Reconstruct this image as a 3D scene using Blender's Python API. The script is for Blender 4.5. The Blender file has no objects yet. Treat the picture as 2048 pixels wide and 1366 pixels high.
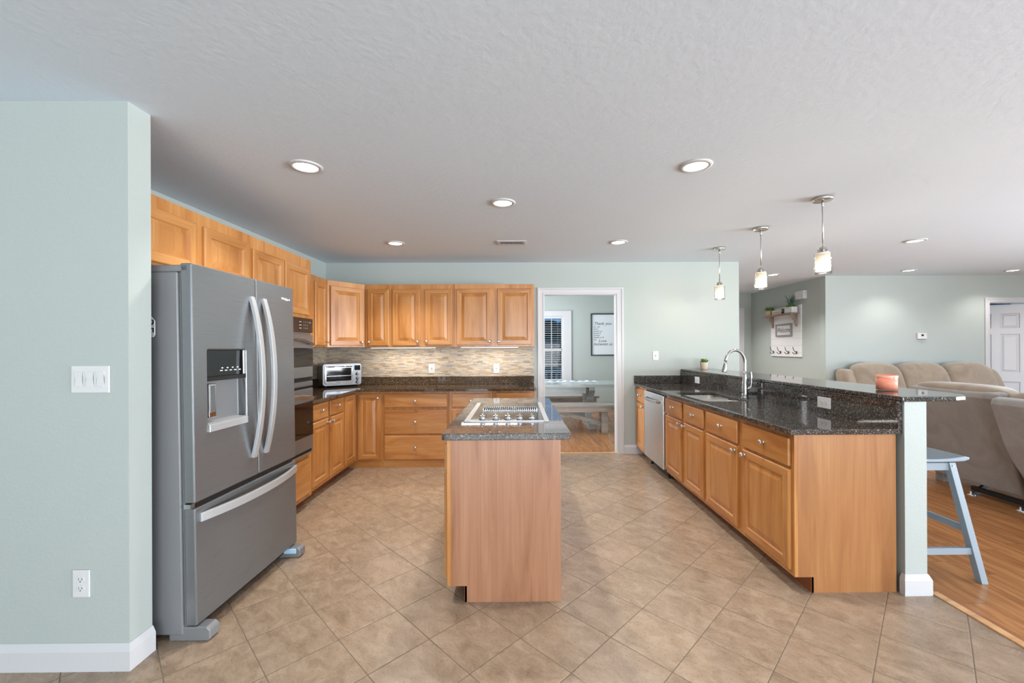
import bpy, bmesh, math, random
from mathutils import Vector, Matrix
random.seed(7)
C = bpy.context.scene.collection
SC = bpy.context.scene
PI = math.pi
def rad(a): return a * PI / 180

# ------------------------------------------------------------------ camera
cam_d = bpy.data.cameras.new('camera')
cam = bpy.data.objects.new('camera', cam_d); C.objects.link(cam)
F, PX, PY = 831.07, 1041.46, 695.71
cam_d.sensor_fit = 'HORIZONTAL'; cam_d.sensor_width = 36.0
cam_d.lens = F / 2048 * 36
cam_d.shift_x = -(PX - 1024) / 2048
cam_d.shift_y = (PY - 683) / 2048
cam_d.clip_start = 0.05; cam_d.clip_end = 200
R_, D_, F_ = (0.99995571, -0.0081646, -0.00468098), (-0.00466987, 0.00137955, -0.99998814), (0.00817096, 0.99996572, 0.00134136)
CAMH = 1.372
cam.matrix_world = Matrix(((R_[0], -D_[0], -F_[0], 0), (R_[1], -D_[1], -F_[1], 0), (R_[2], -D_[2], -F_[2], CAMH), (0, 0, 0, 1)))
SC.camera = cam

# ------------------------------------------------------------------ world, light, exposure
SC.view_settings.view_transform = 'Standard'
SC.view_settings.look = 'None'
SC.view_settings.exposure = 0.5
SC.view_settings.gamma = 1.0
SC.view_settings.use_curve_mapping = False
SC.cycles.max_bounces = 12; SC.cycles.diffuse_bounces = 7; SC.cycles.glossy_bounces = 5
SC.cycles.sample_clamp_indirect = 6.0
SC.cycles.caustics_reflective = False; SC.cycles.caustics_refractive = False
world = bpy.data.worlds.new('sky'); SC.world = world; world.use_nodes = True
wn = world.node_tree; wbg = wn.nodes['Background']
wbg.inputs['Color'].default_value = (0.075, 0.22, 0.42, 1); wbg.inputs['Strength'].default_value = 1.0

def area(name, loc, rot, sx, sy, power, col=(1, 1, 1)):
    l = bpy.data.lights.new(name, 'AREA'); l.shape = 'RECTANGLE'; l.size = sx; l.size_y = sy
    l.energy = power; l.color = col
    o = bpy.data.objects.new(name, l); o.location = loc; o.rotation_euler = rot; C.objects.link(o)
    return o
# daylight panels; rear and side ones shine through openings added in unseen walls
area('added_daylight_rear', (2.8, -6.85, .85), (rad(125), 0, 0), 9.5, 2.0, 860, (.885, .95, 1))  # added panel, tilted up to brighten the ceiling
l_side = area('added_daylight_side', (10.1, -.5, .8), (rad(125), 0, rad(90)), 6.6, 1.9, 950, (.885, .95, 1))  # second added panel, tilted up to carry light deeper along the ceiling
l_side.data.spread = rad(125)
area('daylight_dining', (-2.1, 7.3, 1.3), (rad(105), 0, rad(-90)), 2.2, 1.6, 210, (1, 1, 1))

# ------------------------------------------------------------------ materials
def srgb(r, g, b):
    def f(c):
        c /= 255.0
        return c / 12.92 if c <= .04045 else ((c + .055) / 1.055) ** 2.4
    return (f(r), f(g), f(b), 1)
class NT:
    def __init__(s, name):
        s.m = bpy.data.materials.new(name); s.m.use_nodes = True
        s.t = s.m.node_tree; s.b = s.t.nodes['Principled BSDF']
    def n(s, typ, **kw):
        x = s.t.nodes.new(typ)
        for k, v in kw.items(): setattr(x, k, v)
        return x
    def l(s, a, b): s.t.links.new(a, b)
    def val(s, op, a, b=None, c=None):
        x = s.n('ShaderNodeMath', operation=op)
        for i, v in enumerate((a, b, c)):
            if v is None: continue
            if isinstance(v, (int, float)): x.inputs[i].default_value = v
            else: s.l(v, x.inputs[i])
        return x.outputs[0]
    def ramp(s, fac, stops, interp='LINEAR'):
        r = s.n('ShaderNodeValToRGB'); r.color_ramp.interpolation = interp
        e = r.color_ramp.elements
        while len(e) < len(stops): e.new(.5)
        for i, (p, c) in enumerate(stops): e[i].position = p; e[i].color = c
        s.l(fac, r.inputs[0]); return r.outputs[0]
    def mix(s, fac, a, b, mode='MIX'):
        x = s.n('ShaderNodeMix', data_type='RGBA', blend_type=mode)
        for i, v in ((0, fac), (6, a), (7, b)):
            if isinstance(v, (int, float)): x.inputs[i].default_value = v
            elif isinstance(v, tuple): x.inputs[i].default_value = v
            else: s.l(v, x.inputs[i])
        return x.outputs[2]
    def noise(s, vec, scale, detail=4, rough=.55, dist=0):
        x = s.n('ShaderNodeTexNoise'); x.inputs['Scale'].default_value = scale
        x.inputs['Detail'].default_value = detail; x.inputs['Roughness'].default_value = rough
        x.inputs['Distortion'].default_value = dist
        if vec is not None: s.l(vec, x.inputs['Vector'])
        return x.outputs['Fac']
    def obj(s): return s.n('ShaderNodeTexCoord').outputs['Object']
    def mapp(s, vec, scale=(1, 1, 1), rot=(0, 0, 0), loc=(0, 0, 0)):
        x = s.n('ShaderNodeMapping'); s.l(vec, x.inputs[0])
        x.inputs['Location'].default_value = loc; x.inputs['Rotation'].default_value = rot; x.inputs['Scale'].default_value = scale
        return x.outputs[0]
    def bump(s, h, strength, dist=.01):
        x = s.n('ShaderNodeBump'); x.inputs['Strength'].default_value = strength; x.inputs['Distance'].default_value = dist
        s.l(h, x.inputs['Height']); s.l(x.outputs[0], s.b.inputs['Normal'])
    def white(s, a, b=None):
        x = s.n('ShaderNodeTexWhiteNoise', noise_dimensions='2D')
        c = s.n('ShaderNodeCombineXYZ'); s.l(a, c.inputs[0])
        if b is not None: s.l(b, c.inputs[1])
        s.l(c.outputs[0], x.inputs['Vector']); return x.outputs['Value']
    def xyz(s, v):
        x = s.n('ShaderNodeSeparateXYZ'); s.l(v, x.inputs[0]); return x.outputs
    def set(s, **kw):
        for k, v in kw.items():
            i = s.b.inputs[k.replace('_', ' ')]
            if isinstance(v, (int, float, tuple)): i.default_value = v
            else: s.l(v, i)
def flat(name, col, rough=.5, metal=0.0, **kw):
    t = NT(name); t.set(Base_Color=col, Roughness=rough, Metallic=metal)
    v = t.noise(t.obj(), 9, 3)                                      # slight wear so that nothing is perfectly even
    t.set(Roughness=t.val('ADD', t.val('MULTIPLY', v, .08), max(0, rough - .04)))
    for k, x in kw.items(): t.b.inputs[k.replace('_', ' ')].default_value = x
    return t.m
def emit(name, col, strength, base=(1, 1, 1, 1)):
    t = NT(name); t.set(Base_Color=base, Roughness=.6, Emission_Color=col, Emission_Strength=strength)
    return t.m
M = {}
def paint(name, col, bs, scale, rough):
    t = NT(name); o = t.obj()
    v = t.noise(o, 1.3, 3)
    c2 = tuple(x * .955 for x in col[:3]) + (1,)
    t.set(Base_Color=t.mix(v, c2, col), Roughness=rough)
    t.bump(t.noise(o, scale, 3, .6), bs, .004); return t.m
M['wall'] = paint('wall_paint', srgb(171, 179, 175), .22, 85, .5)
M['ceil'] = paint('ceiling_paint', srgb(217, 229, 241), .3, 30, .8)
M['trim'] = paint('white_trim_paint', srgb(198, 198, 200), .04, 60, .4)
M['plastic'] = flat('white_plastic', srgb(206, 206, 206), .35)
M['black'] = flat('black_plastic', srgb(22, 22, 23), .4)
M['steel_side'] = flat('grey_enamel', srgb(128, 129, 131), .42, .25)
M['chrome'] = flat('polished_chrome', srgb(225, 225, 226), .1, 1.0)
M['nickel'] = flat('brushed_nickel', srgb(205, 203, 198), .25, .85)
M['iron'] = flat('dark_iron', srgb(58, 56, 56), .45, .7)
M['black_glass'] = flat('black_glass', srgb(14, 14, 15), .06, 0, Specular_IOR_Level=.6)
M['dark_slot'] = flat('dark_recess', srgb(10, 10, 10), .8)
M['ink'] = flat('black_ink', srgb(40, 42, 45), .7)
M['light_ink'] = flat('pale_ink', srgb(200, 202, 204), .6)
M['paper'] = flat('sign_paper', srgb(214, 219, 224), .4)
M['stool'] = flat('blue_grey_paint', srgb(134, 147, 158), .38)
M['pot'] = flat('pale_clay', srgb(222, 205, 188), .6)
M['pot2'] = flat('tan_clay', srgb(206, 176, 146), .7)
M['wax'] = flat('coral_wax', srgb(246, 156, 128), .5)
M['tape'] = flat('pale_blue_tape', srgb(170, 205, 228), .5)
M['mid_grey'] = flat('mid_grey_matte', srgb(120, 120, 120), .9)  # plain mid grey, used on the thermostat's lower edge

def steel(name, col, rough, sc, met=.95):
    t = NT(name); v = t.noise(t.mapp(t.obj(), sc), 1.0, 4, .6)
    t.set(Base_Color=col, Metallic=met, Roughness=t.val('ADD', t.val('MULTIPLY', v, .16), rough - .08))
    t.bump(v, .012, .002); return t.m
M['steel'] = steel('brushed_steel', srgb(130, 133, 136), .3, (4, 4, 900), .68)
M['steel_light'] = steel('bright_brushed_steel', srgb(188, 194, 200), .26, (4, 4, 900))
M['satin'] = flat('satin_silver', srgb(182, 184, 186), .34, .45)
M['cavity'] = flat('pale_grey_liner', srgb(190, 191, 192), .4, .1)
M['faucet'] = flat('satin_steel', srgb(168, 168, 168), .24, .95)
M['basin'] = flat('basin_steel', srgb(212, 210, 206), .3, .6)
M['steel_v'] = steel('vertical_brushed_steel', srgb(212, 213, 214), .3, (600, 600, 4))

def wood(name, horiz, light, mid, dark, rough=.33):
    t = NT(name); o = t.obj()
    rnd = t.n('ShaderNodeObjectInfo').outputs['Random']
    comb = t.n('ShaderNodeCombineXYZ')
    for i in range(3): t.l(t.val('MULTIPLY', rnd, 37.0 + 11 * i), comb.inputs[i])
    add = t.n('ShaderNodeVectorMath', operation='ADD'); t.l(o, add.inputs[0]); t.l(comb.outputs[0], add.inputs[1])
    o = add.outputs[0]
    a = (1.6, 9, 9) if horiz else (9, 9, 1.0)
    b = (3, 130, 130) if horiz else (130, 130, 2)
    g = t.noise(t.mapp(o, a), 1.0, 5, .55, .9)
    fine = t.noise(t.mapp(o, b), 1.0, 2, .5)
    c = t.ramp(g, [(.33, dark), (.48, mid), (.66, light)])
    c = t.mix(t.val('MULTIPLY', t.ramp(fine, [(.35, (0, 0, 0, 1)), (.7, (1, 1, 1, 1))]), .42), c, dark)
    tint = t.ramp(rnd, [(0, (.93, .90, .86, 1)), (1, (1.06, 1.05, 1.04, 1))])
    t.set(Base_Color=t.mix(1.0, c, tint, 'MULTIPLY'), Roughness=rough)
    t.b.inputs['Coat Weight'].default_value = .25; t.b.inputs['Coat Roughness'].default_value = .2
    t.bump(fine, .03, .002); return t.m
WL, WM, WD = srgb(198, 145, 88), srgb(185, 128, 69), srgb(163, 104, 50)
M['wood'] = wood('honey_wood', False, WL, WM, WD)
M['wood_h'] = wood('honey_wood_cross_grain', True, WL, WM, WD)
M['wood_end'] = wood('honey_wood_veneer', False, srgb(168, 119, 72), srgb(158, 107, 61), srgb(138, 88, 46), .36)
M['wood_isl'] = wood('rosy_wood_veneer', False, srgb(170, 126, 98), srgb(160, 114, 86), srgb(138, 92, 64), .34)
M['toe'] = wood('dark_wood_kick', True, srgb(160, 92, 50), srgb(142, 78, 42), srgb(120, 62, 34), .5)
M['thresh'] = wood('oak_threshold', True, srgb(226, 184, 138), srgb(212, 166, 118), srgb(190, 140, 92), .4)

def granite(name, base, mid, fleck, hi):
    t = NT(name); o = t.obj()
    v = t.n('ShaderNodeTexVoronoi'); v.inputs['Scale'].default_value = 260; t.l(o, v.inputs['Vector'])
    r = t.xyz(v.outputs['Color'])[0]
    v2 = t.n('ShaderNodeTexVoronoi'); v2.inputs['Scale'].default_value = 90; t.l(o, v2.inputs['Vector'])
    r2 = t.xyz(v2.outputs['Color'])[1]
    c = t.ramp(r, [(0, base), (.5, base), (.52, mid), (.8, mid), (.82, fleck), (.93, fleck), (.95, hi)], 'CONSTANT')
    c = t.mix(t.val('MULTIPLY', t.val('GREATER_THAN', r2, .6), .6), c, base)
    cl = t.noise(o, 7, 4)
    c = t.mix(t.val('MULTIPLY', cl, .35), c, base)
    t.set(Base_Color=c, Roughness=.035); t.b.inputs['Specular IOR Level'].default_value = .55
    return t.m
M['granite'] = granite('dark_granite', srgb(44, 42, 41), srgb(78, 74, 71), srgb(122, 116, 110), srgb(180, 174, 166))
M['granite_brown'] = granite('brown_granite', srgb(58, 46, 36), srgb(92, 74, 56), srgb(128, 106, 80), srgb(176, 158, 132))
M['granite_isl'] = granite('grey_brown_granite', srgb(66, 62, 60), srgb(98, 92, 88), srgb(132, 124, 116), srgb(176, 172, 168))

def tiles():
    t = NT('floor_tile'); o = t.obj()
    ang = rad(45.13); ox, oy, S = -.4223, 1.9705, .3032
    lx = -(ox * math.cos(ang) - oy * math.sin(ang)); ly = -(ox * math.sin(ang) + oy * math.cos(ang))
    p = t.mapp(o, (1, 1, 1), (0, 0, ang), (lx, ly, 0))
    x, y, _ = t.xyz(p)
    x = t.val('DIVIDE', x, S); y = t.val('DIVIDE', y, S)
    fx = t.val('FRACT', x); fy = t.val('FRACT', y); ix = t.val('FLOOR', x); iy = t.val('FLOOR', y)
    dx = t.val('MINIMUM', fx, t.val('SUBTRACT', 1.0, fx)); dy = t.val('MINIMUM', fy, t.val('SUBTRACT', 1.0, fy))
    d = t.val('MINIMUM', dx, dy)
    grout = t.val('LESS_THAN', d, .0068)
    rnd = t.white(ix, iy)
    shift = t.n('ShaderNodeCombineXYZ')
    t.l(t.val('MULTIPLY', rnd, 31), shift.inputs[0]); t.l(t.val('MULTIPLY', rnd, 17), shift.inputs[1])
    ad = t.n('ShaderNodeVectorMath', operation='ADD'); t.l(p, ad.inputs[0]); t.l(shift.outputs[0], ad.inputs[1])
    q = ad.outputs[0]
    n1 = t.noise(t.mapp(q, (1, 1.7, 1)), 8, 8, .68, .8); n2 = t.noise(t.mapp(q, (1, 1.9, 1)), 34, 6, .72, .5); n3 = t.noise(q, 90, 2)
    c = t.ramp(n1, [(.34, srgb(132, 112, 92)), (.5, srgb(154, 132, 111)), (.66, srgb(170, 150, 129))])
    c = t.mix(t.val('MULTIPLY', t.ramp(n2, [(.45, (0, 0, 0, 1)), (.7, (1, 1, 1, 1))]), .35), c, srgb(180, 163, 142))
    c = t.mix(t.val('MULTIPLY', t.ramp(n2, [(.25, (1, 1, 1, 1)), (.44, (0, 0, 0, 1))]), .6), c, srgb(122, 102, 78))
    c = t.mix(1.0, c, t.ramp(rnd, [(0, (.95, .95, .95, 1)), (1, (1.04, 1.03, 1.02, 1))]), 'MULTIPLY')
    c = t.mix(grout, c, srgb(112, 98, 82))
    t.set(Base_Color=c, Roughness=t.mix(grout, t.mix(n3, (.22, .22, .22, 1), (.36, .36, .36, 1)), (.8, .8, .8, 1)))
    h = t.val('ADD', t.val('MULTIPLY', t.val('MINIMUM', t.val('DIVIDE', d, .014), 1.0), 1.0), t.val('MULTIPLY', n2, .12))
    t.bump(h, .35, .003); return t.m
M['tile'] = tiles()
def planks(name, light, mid, dark):
    t = NT(name); o = t.obj(); x, y, _ = t.xyz(o)
    W, L = .125, 1.22
    u = t.val('DIVIDE', x, W); iu = t.val('FLOOR', u); fu = t.val('FRACT', u)
    v = t.val('ADD', t.val('DIVIDE', y, L), t.val('MULTIPLY', t.white(iu), 7.3)); iv = t.val('FLOOR', v); fv = t.val('FRACT', v)
    rnd = t.white(iu, iv)
    sh = t.n('ShaderNodeCombineXYZ'); t.l(t.val('MULTIPLY', rnd, 23), sh.inputs[0]); t.l(t.val('MULTIPLY', rnd, 41), sh.inputs[1])
    ad = t.n('ShaderNodeVectorMath', operation='ADD'); t.l(o, ad.inputs[0]); t.l(sh.outputs[0], ad.inputs[1])
    g = t.noise(t.mapp(ad.outputs[0], (26, 2.2, 1)), 1.0, 6, .62, .8)
    f = t.noise(t.mapp(ad.outputs[0], (160, 5, 1)), 1.0, 2)
    c = t.ramp(g, [(.26, dark), (.48, mid), (.7, light)])
    c = t.mix(t.val('MULTIPLY', f, .25), c, dark)
    c = t.mix(1.0, c, t.ramp(rnd, [(0, (.82, .80, .78, 1)), (1, (1.08, 1.06, 1.05, 1))]), 'MULTIPLY')
    du = t.val('MINIMUM', fu, t.val('SUBTRACT', 1.0, fu)); dv = t.val('MINIMUM', fv, t.val('SUBTRACT', 1.0, fv))
    gap = t.val('MAXIMUM', t.val('LESS_THAN', du, .012), t.val('LESS_THAN', dv, .0014))
    t.set(Base_Color=t.mix(t.val('MULTIPLY', gap, .55), c, srgb(70, 42, 24)), Roughness=.26)
    t.bump(g, .05, .002); return t.m
M['planks'] = planks('oak_planks', srgb(196, 142, 90), srgb(174, 118, 70), srgb(136, 84, 46))
def splitstone():
    t = NT('split_stone'); o = t.obj(); x, y, z = t.xyz(o)
    u = t.val('ADD', x, y)
    RH, L = .0105, .075
    r = t.val('DIVIDE', z, RH); ir = t.val('FLOOR', r); fr = t.val('FRACT', r)
    v = t.val('ADD', t.val('DIVIDE', u, L), t.val('MULTIPLY', t.white(ir), 9.7)); iv = t.val('FLOOR', v); fv = t.val('FRACT', v)
    rnd = t.white(ir, iv); rnd2 = t.white(iv, ir)
    c = t.ramp(rnd, [(0, srgb(206, 192, 172)), (.18, srgb(190, 178, 162)), (.32, srgb(176, 168, 160)), (.46, srgb(212, 196, 172)),
                     (.58, srgb(194, 168, 138)), (.68, srgb(164, 156, 148)), (.77, srgb(200, 182, 158)), (.87, srgb(172, 148, 122)), (.94, srgb(146, 136, 128))], 'CONSTANT')
    n = t.noise(t.mapp(o, (40, 40, 160)), 1.0, 4)
    c = t.mix(t.val('MULTIPLY', n, .3), c, srgb(150, 132, 108))
    d = t.val('MINIMUM', t.val('MINIMUM', fr, t.val('SUBTRACT', 1.0, fr)), t.val('MULTIPLY', t.val('MINIMUM', fv, t.val('SUBTRACT', 1.0, fv)), 6.0))
    c = t.mix(t.val('MULTIPLY', t.val('LESS_THAN', d, .07), .55), c, srgb(84, 74, 62))
    t.set(Base_Color=c, Roughness=.55)
    t.bump(t.val('ADD', t.val('MULTIPLY', rnd2, .9), t.val('MULTIPLY', n, .4)), .8, .006); return t.m
M['stone'] = splitstone()
def suede(name, light, dark):
    t = NT(name); o = t.obj()
    n = t.noise(o, 3.2, 6, .6, 1.2); f = t.noise(o, 160, 2)
    c = t.mix(t.ramp(n, [(.35, (0, 0, 0, 1)), (.65, (1, 1, 1, 1))]), dark, light)
    t.set(Base_Color=t.mix(t.val('MULTIPLY', f, .15), c, dark), Roughness=.95)
    t.b.inputs['Sheen Weight'].default_value = .5; t.b.inputs['Sheen Roughness'].default_value = .5
    t.bump(f, .15, .002); return t.m
M['suede'] = suede('taupe_suede', srgb(150, 135, 118), srgb(128, 112, 95))
M['suede_back'] = suede('grey_taupe_suede', srgb(150, 145, 142), srgb(130, 124, 120))
def shiplap():
    t = NT('white_shiplap'); o = t.obj(); z = t.xyz(o)[2]
    f = t.val('FRACT', t.val('DIVIDE', z, .127))
    line = t.val('LESS_THAN', f, .035)
    n = t.noise(t.mapp(o, (3, 3, 40)), 1.0, 4)
    c = t.mix(t.val('MULTIPLY', n, .3), srgb(222, 222, 224), srgb(198, 197, 197))
    t.set(Base_Color=t.mix(t.val('MULTIPLY', line, .6), c, srgb(150, 148, 148)), Roughness=.6)
    t.bump(t.val('SUBTRACT', 1.0, line), .4, .004); return t.m
M['shiplap'] = shiplap()
M['barn'] = wood('weathered_grey_wood', True, srgb(176, 160, 146), srgb(150, 134, 122), srgb(118, 102, 92), .7)
M['barn_v'] = wood('weathered_grey_wood_upright', False, srgb(176, 160, 146), srgb(150, 134, 122), srgb(118, 102, 92), .7)
M['table'] = wood('grey_green_washed_wood', True, srgb(196, 202, 204), srgb(178, 186, 188), srgb(146, 154, 156), .16)
M['bench'] = wood('grey_washed_wood', True, srgb(196, 190, 184), srgb(172, 166, 160), srgb(140, 134, 128), .4)
M['grey_frame'] = flat('grey_painted_wood', srgb(132, 130, 133), .6)
M['toaster'] = flat('toaster_chrome', srgb(158, 158, 160), .14, .95)
M['leaf'] = flat('green_leaf', srgb(96, 132, 62), .5)
M['leaf_dark'] = flat('blue_green_leaf', srgb(62, 88, 84), .5)
M['grass'] = flat('dark_lawn', srgb(58, 76, 42), .9)
M['tree'] = flat('dark_evergreen', srgb(28, 44, 30), .8)
M['house'] = flat('slate_siding', srgb(92, 110, 130), .8)
g = NT('clear_glass'); g.set(Base_Color=(1, 1, 1, 1), Roughness=0.0); g.b.inputs['Transmission Weight'].default_value = 1.0; g.b.inputs['IOR'].default_value = 1.3
M['glass'] = g.m
def pane():                                                          # window pane: mostly clear, a little reflection
    t = NT('window_glass'); tr = t.n('ShaderNodeBsdfTransparent'); gl = t.n('ShaderNodeBsdfGlossy'); gl.inputs['Roughness'].default_value = .02
    mx = t.n('ShaderNodeMixShader'); mx.inputs[0].default_value = .008
    t.l(tr.outputs[0], mx.inputs[1]); t.l(gl.outputs[0], mx.inputs[2])
    t.l(mx.outputs[0], t.t.nodes['Material Output'].inputs['Surface']); return t.m
M['pane'] = pane()
def thinglass(name, col, fac):
    t = NT(name); tr = t.n('ShaderNodeBsdfTransparent'); tr.inputs['Color'].default_value = col
    gl = t.n('ShaderNodeBsdfGlossy'); gl.inputs['Roughness'].default_value = .04
    fr = t.n('ShaderNodeLayerWeight'); fr.inputs['Blend'].default_value = fac
    mx = t.n('ShaderNodeMixShader'); t.l(fr.outputs['Facing'], mx.inputs[0])
    t.l(tr.outputs[0], mx.inputs[1]); t.l(gl.outputs[0], mx.inputs[2])
    t.l(mx.outputs[0], t.t.nodes['Material Output'].inputs['Surface']); return t.m
M['jar'] = thinglass('coral_glass', (1, .98, .97, 1), .12)
M['coral_glass'] = flat('coral_glass_rim', srgb(244, 168, 146), .15)
M['shade_glass'] = thinglass('clear_shade_glass', (.97, .97, .97, 1), .25)
def frost():
    t = NT('frosted_lit_glass'); t.set(Base_Color=(.85, .8, .72, 1), Roughness=.6, Emission_Color=(1, .78, .5, 1), Emission_Strength=.28)
    tr = t.n('ShaderNodeBsdfTransparent'); mx = t.n('ShaderNodeMixShader'); mx.inputs[0].default_value = .82
    t.l(tr.outputs[0], mx.inputs[1]); t.l(t.b.outputs[0], mx.inputs[2]); t.l(mx.outputs[0], t.t.nodes['Material Output'].inputs['Surface']); return t.m
M['frost'] = frost()
M['bulb'] = emit('lit_bulb', (1, .93, .8, 1), 5)
M['lens'] = emit('lit_lens', (1, .95, .86, 1), 5)
M['lens_warm'] = emit('warm_lit_lens', (1, .86, .66, 1), 5)
M['strip'] = emit('under_cabinet_light', (1, .95, .87, 1), 3)

# ------------------------------------------------------------------ geometry helpers
class MB:
    """collects shapes into one mesh"""
    def __init__(s, o=(0, 0, 0)): s.b = bmesh.new(); s.o = Vector(o)
    def v(s, p): return s.b.verts.new(Vector(p) - s.o)
    def face(s, pts, mi=0):
        f = s.b.faces.new([s.v(p) for p in pts]); f.material_index = mi; return f
    def box(s, x0, x1, y0, y1, z0, z1, mi=0):
        vs = [s.v((x, y, z)) for z in (z0, z1) for y in (y0, y1) for x in (x0, x1)]
        for q in ((0, 2, 3, 1), (4, 5, 7, 6), (0, 1, 5, 4), (2, 6, 7, 3), (0, 4, 6, 2), (1, 3, 7, 5)):
            f = s.b.faces.new([vs[i] for i in q]); f.material_index = mi
        return s
    def prism(s, pts, fn, a, b, mi=0):
        """polygon pts (2-D) swept from a to b; fn(u,v,w) gives the 3-D point"""
        A = [s.v(fn(u, v, a)) for u, v in pts]; B = [s.v(fn(u, v, b)) for u, v in pts]; n = len(pts)
        for f in (s.b.faces.new(A), s.b.faces.new(B[::-1])): f.material_index = mi
        for i in range(n):
            f = s.b.faces.new((A[i], B[i], B[(i + 1) % n], A[(i + 1) % n])); f.material_index = mi
        return s
    def holed(s, outer, inner, fn, a, b):
        """polygon with one hole swept from a to b"""
        rings = []
        for w in (a, b):
            O = [s.v(fn(u, v, w)) for u, v in outer]; I = [s.v(fn(u, v, w)) for u, v in inner]
            ed = []
            for L in (O, I):
                for i in range(len(L)): ed.append(s.b.edges.new((L[i], L[(i + 1) % len(L)])))
            bmesh.ops.triangle_fill(s.b, use_beauty=True, use_dissolve=False, edges=ed)
            rings.append((O, I))
        for k in (0, 1):
            A, B = rings[0][k], rings[1][k]; n = len(A)
            for i in range(n): s.b.faces.new((A[i], B[i], B[(i + 1) % n], A[(i + 1) % n]))
        return s
    def lathe(s, prof, c=(0, 0, 0), axis='z', n=24, cap=True, mi=0):
        c = Vector(c); rings = []
        for r, h in prof:
            ring = []
            for i in range(n):
                a = 2 * PI * i / n; x, y = r * math.cos(a), r * math.sin(a)
                p = {'z': (x, y, h), 'y': (x, h, y), 'x': (h, x, y)}[axis]
                ring.append(s.v(c + Vector(p)))
            rings.append(ring)
        for A, B in zip(rings, rings[1:]):
            for i in range(n):
                f = s.b.faces.new((A[i], A[(i + 1) % n], B[(i + 1) % n], B[i])); f.smooth = True; f.material_index = mi
        if cap:
            for r in (rings[0][::-1], rings[-1]):
                f = s.b.faces.new(r); f.material_index = mi
        return s
    def tube(s, pts, r, n=8, mi=0):
        pts = [Vector(p) for p in pts]; rings = []
        rs = r if isinstance(r, (list, tuple)) else [r] * len(pts)
        up = None
        for i, p in enumerate(pts):
            t = (pts[min(i + 1, len(pts) - 1)] - pts[max(i - 1, 0)]).normalized()
            if up is None: up = Vector((0, 0, 1)) if abs(t.z) < .9 else Vector((1, 0, 0))
            sd = t.cross(up).normalized(); up = sd.cross(t).normalized()
            rings.append([s.v(p + (sd * math.cos(2 * PI * k / n) + up * math.sin(2 * PI * k / n)) * rs[i]) for k in range(n)])
        for A, B in zip(rings, rings[1:]):
            for i in range(n):
                f = s.b.faces.new((A[i], A[(i + 1) % n], B[(i + 1) % n], B[i])); f.smooth = True; f.material_index = mi
        s.b.faces.new(rings[0][::-1]).material_index = mi; s.b.faces.new(rings[-1]).material_index = mi
        return s
    def bar(s, pts, side, hw, ht, mi=0):
        """rectangular bar swept along pts; its width lies along the fixed vector side"""
        pts = [Vector(p) for p in pts]; side = Vector(side).normalized(); rings = []
        for i, p in enumerate(pts):
            t = (pts[min(i + 1, len(pts) - 1)] - pts[max(i - 1, 0)]).normalized()
            nrm = t.cross(side).normalized()
            rings.append([s.v(p + side * a * hw + nrm * b * ht) for a, b in ((-1, -1), (1, -1), (1, 1), (-1, 1))])
        for A, B in zip(rings, rings[1:]):
            for i in range(4):
                f = s.b.faces.new((A[i], A[(i + 1) % 4], B[(i + 1) % 4], B[i])); f.material_index = mi
        s.b.faces.new(rings[0][::-1]).material_index = mi; s.b.faces.new(rings[-1]).material_index = mi
        return s
    def puff(s, c, size, p=5, n=10, rot=None, warp=None):
        """soft box: a cube pulled towards a superellipsoid"""
        c = Vector(c); h = Vector(size) / 2; grid = {}
        def key(i, j, k): return (i, j, k)
        def get(i, j, k):
            if (i, j, k) not in grid:
                v = Vector((2 * i / n - 1, 2 * j / n - 1, 2 * k / n - 1)); m = max(abs(v.x), abs(v.y), abs(v.z))
                q = (abs(v.x) ** p + abs(v.y) ** p + abs(v.z) ** p) ** (1 / p)
                v = v * (m / q); w = Vector((v.x * h.x, v.y * h.y, v.z * h.z))
                if warp: w = Vector(warp(w, v))
                if rot: w = rot @ w
                grid[(i, j, k)] = s.v(c + w)
            return grid[(i, j, k)]
        for a in range(n):
            for b in range(n):
                for e in (0, n):
                    for q in ([(e, a, b), (e, a + 1, b), (e, a + 1, b + 1), (e, a, b + 1)], [(a, e, b), (a + 1, e, b), (a + 1, e, b + 1), (a, e, b + 1)], [(a, b, e), (a + 1, b, e), (a + 1, b + 1, e), (a, b + 1, e)]):
                        f = s.b.faces.new([get(*k) for k in q]); f.smooth = True
        return s
    def raised(s, x0, x1, z0, z1, y, t, stile=.055, mi_h=1):
        """raised-panel door: back at y, front at y - t"""
        def ring(i, yy): return [s.v(p) for p in ((x0 + i, yy, z0 + i), (x1 - i, yy, z0 + i), (x1 - i, yy, z1 - i), (x0 + i, yy, z1 - i))]
        f = y - t; w = min(x1 - x0, z1 - z0); st = min(stile, w * .24); rise = min(.034, w * .13)
        R = [ring(0, y), ring(0, f + .005), ring(.005, f), ring(st - .004, f), ring(st, f + .005), ring(st + .003, f + .0095), ring(st + .006, f + .0095), ring(st + .006 + rise, f + .0015)]
        for k, (A, B) in enumerate(zip(R, R[1:])):
            for i in range(4):
                q = s.b.faces.new((A[i], A[(i + 1) % 4], B[(i + 1) % 4], B[i]))
                q.material_index = mi_h if (i in (0, 2) and k <= 4) else 0
        s.b.faces.new(R[-1]); s.b.faces.new(R[0][::-1]); return s
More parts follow.
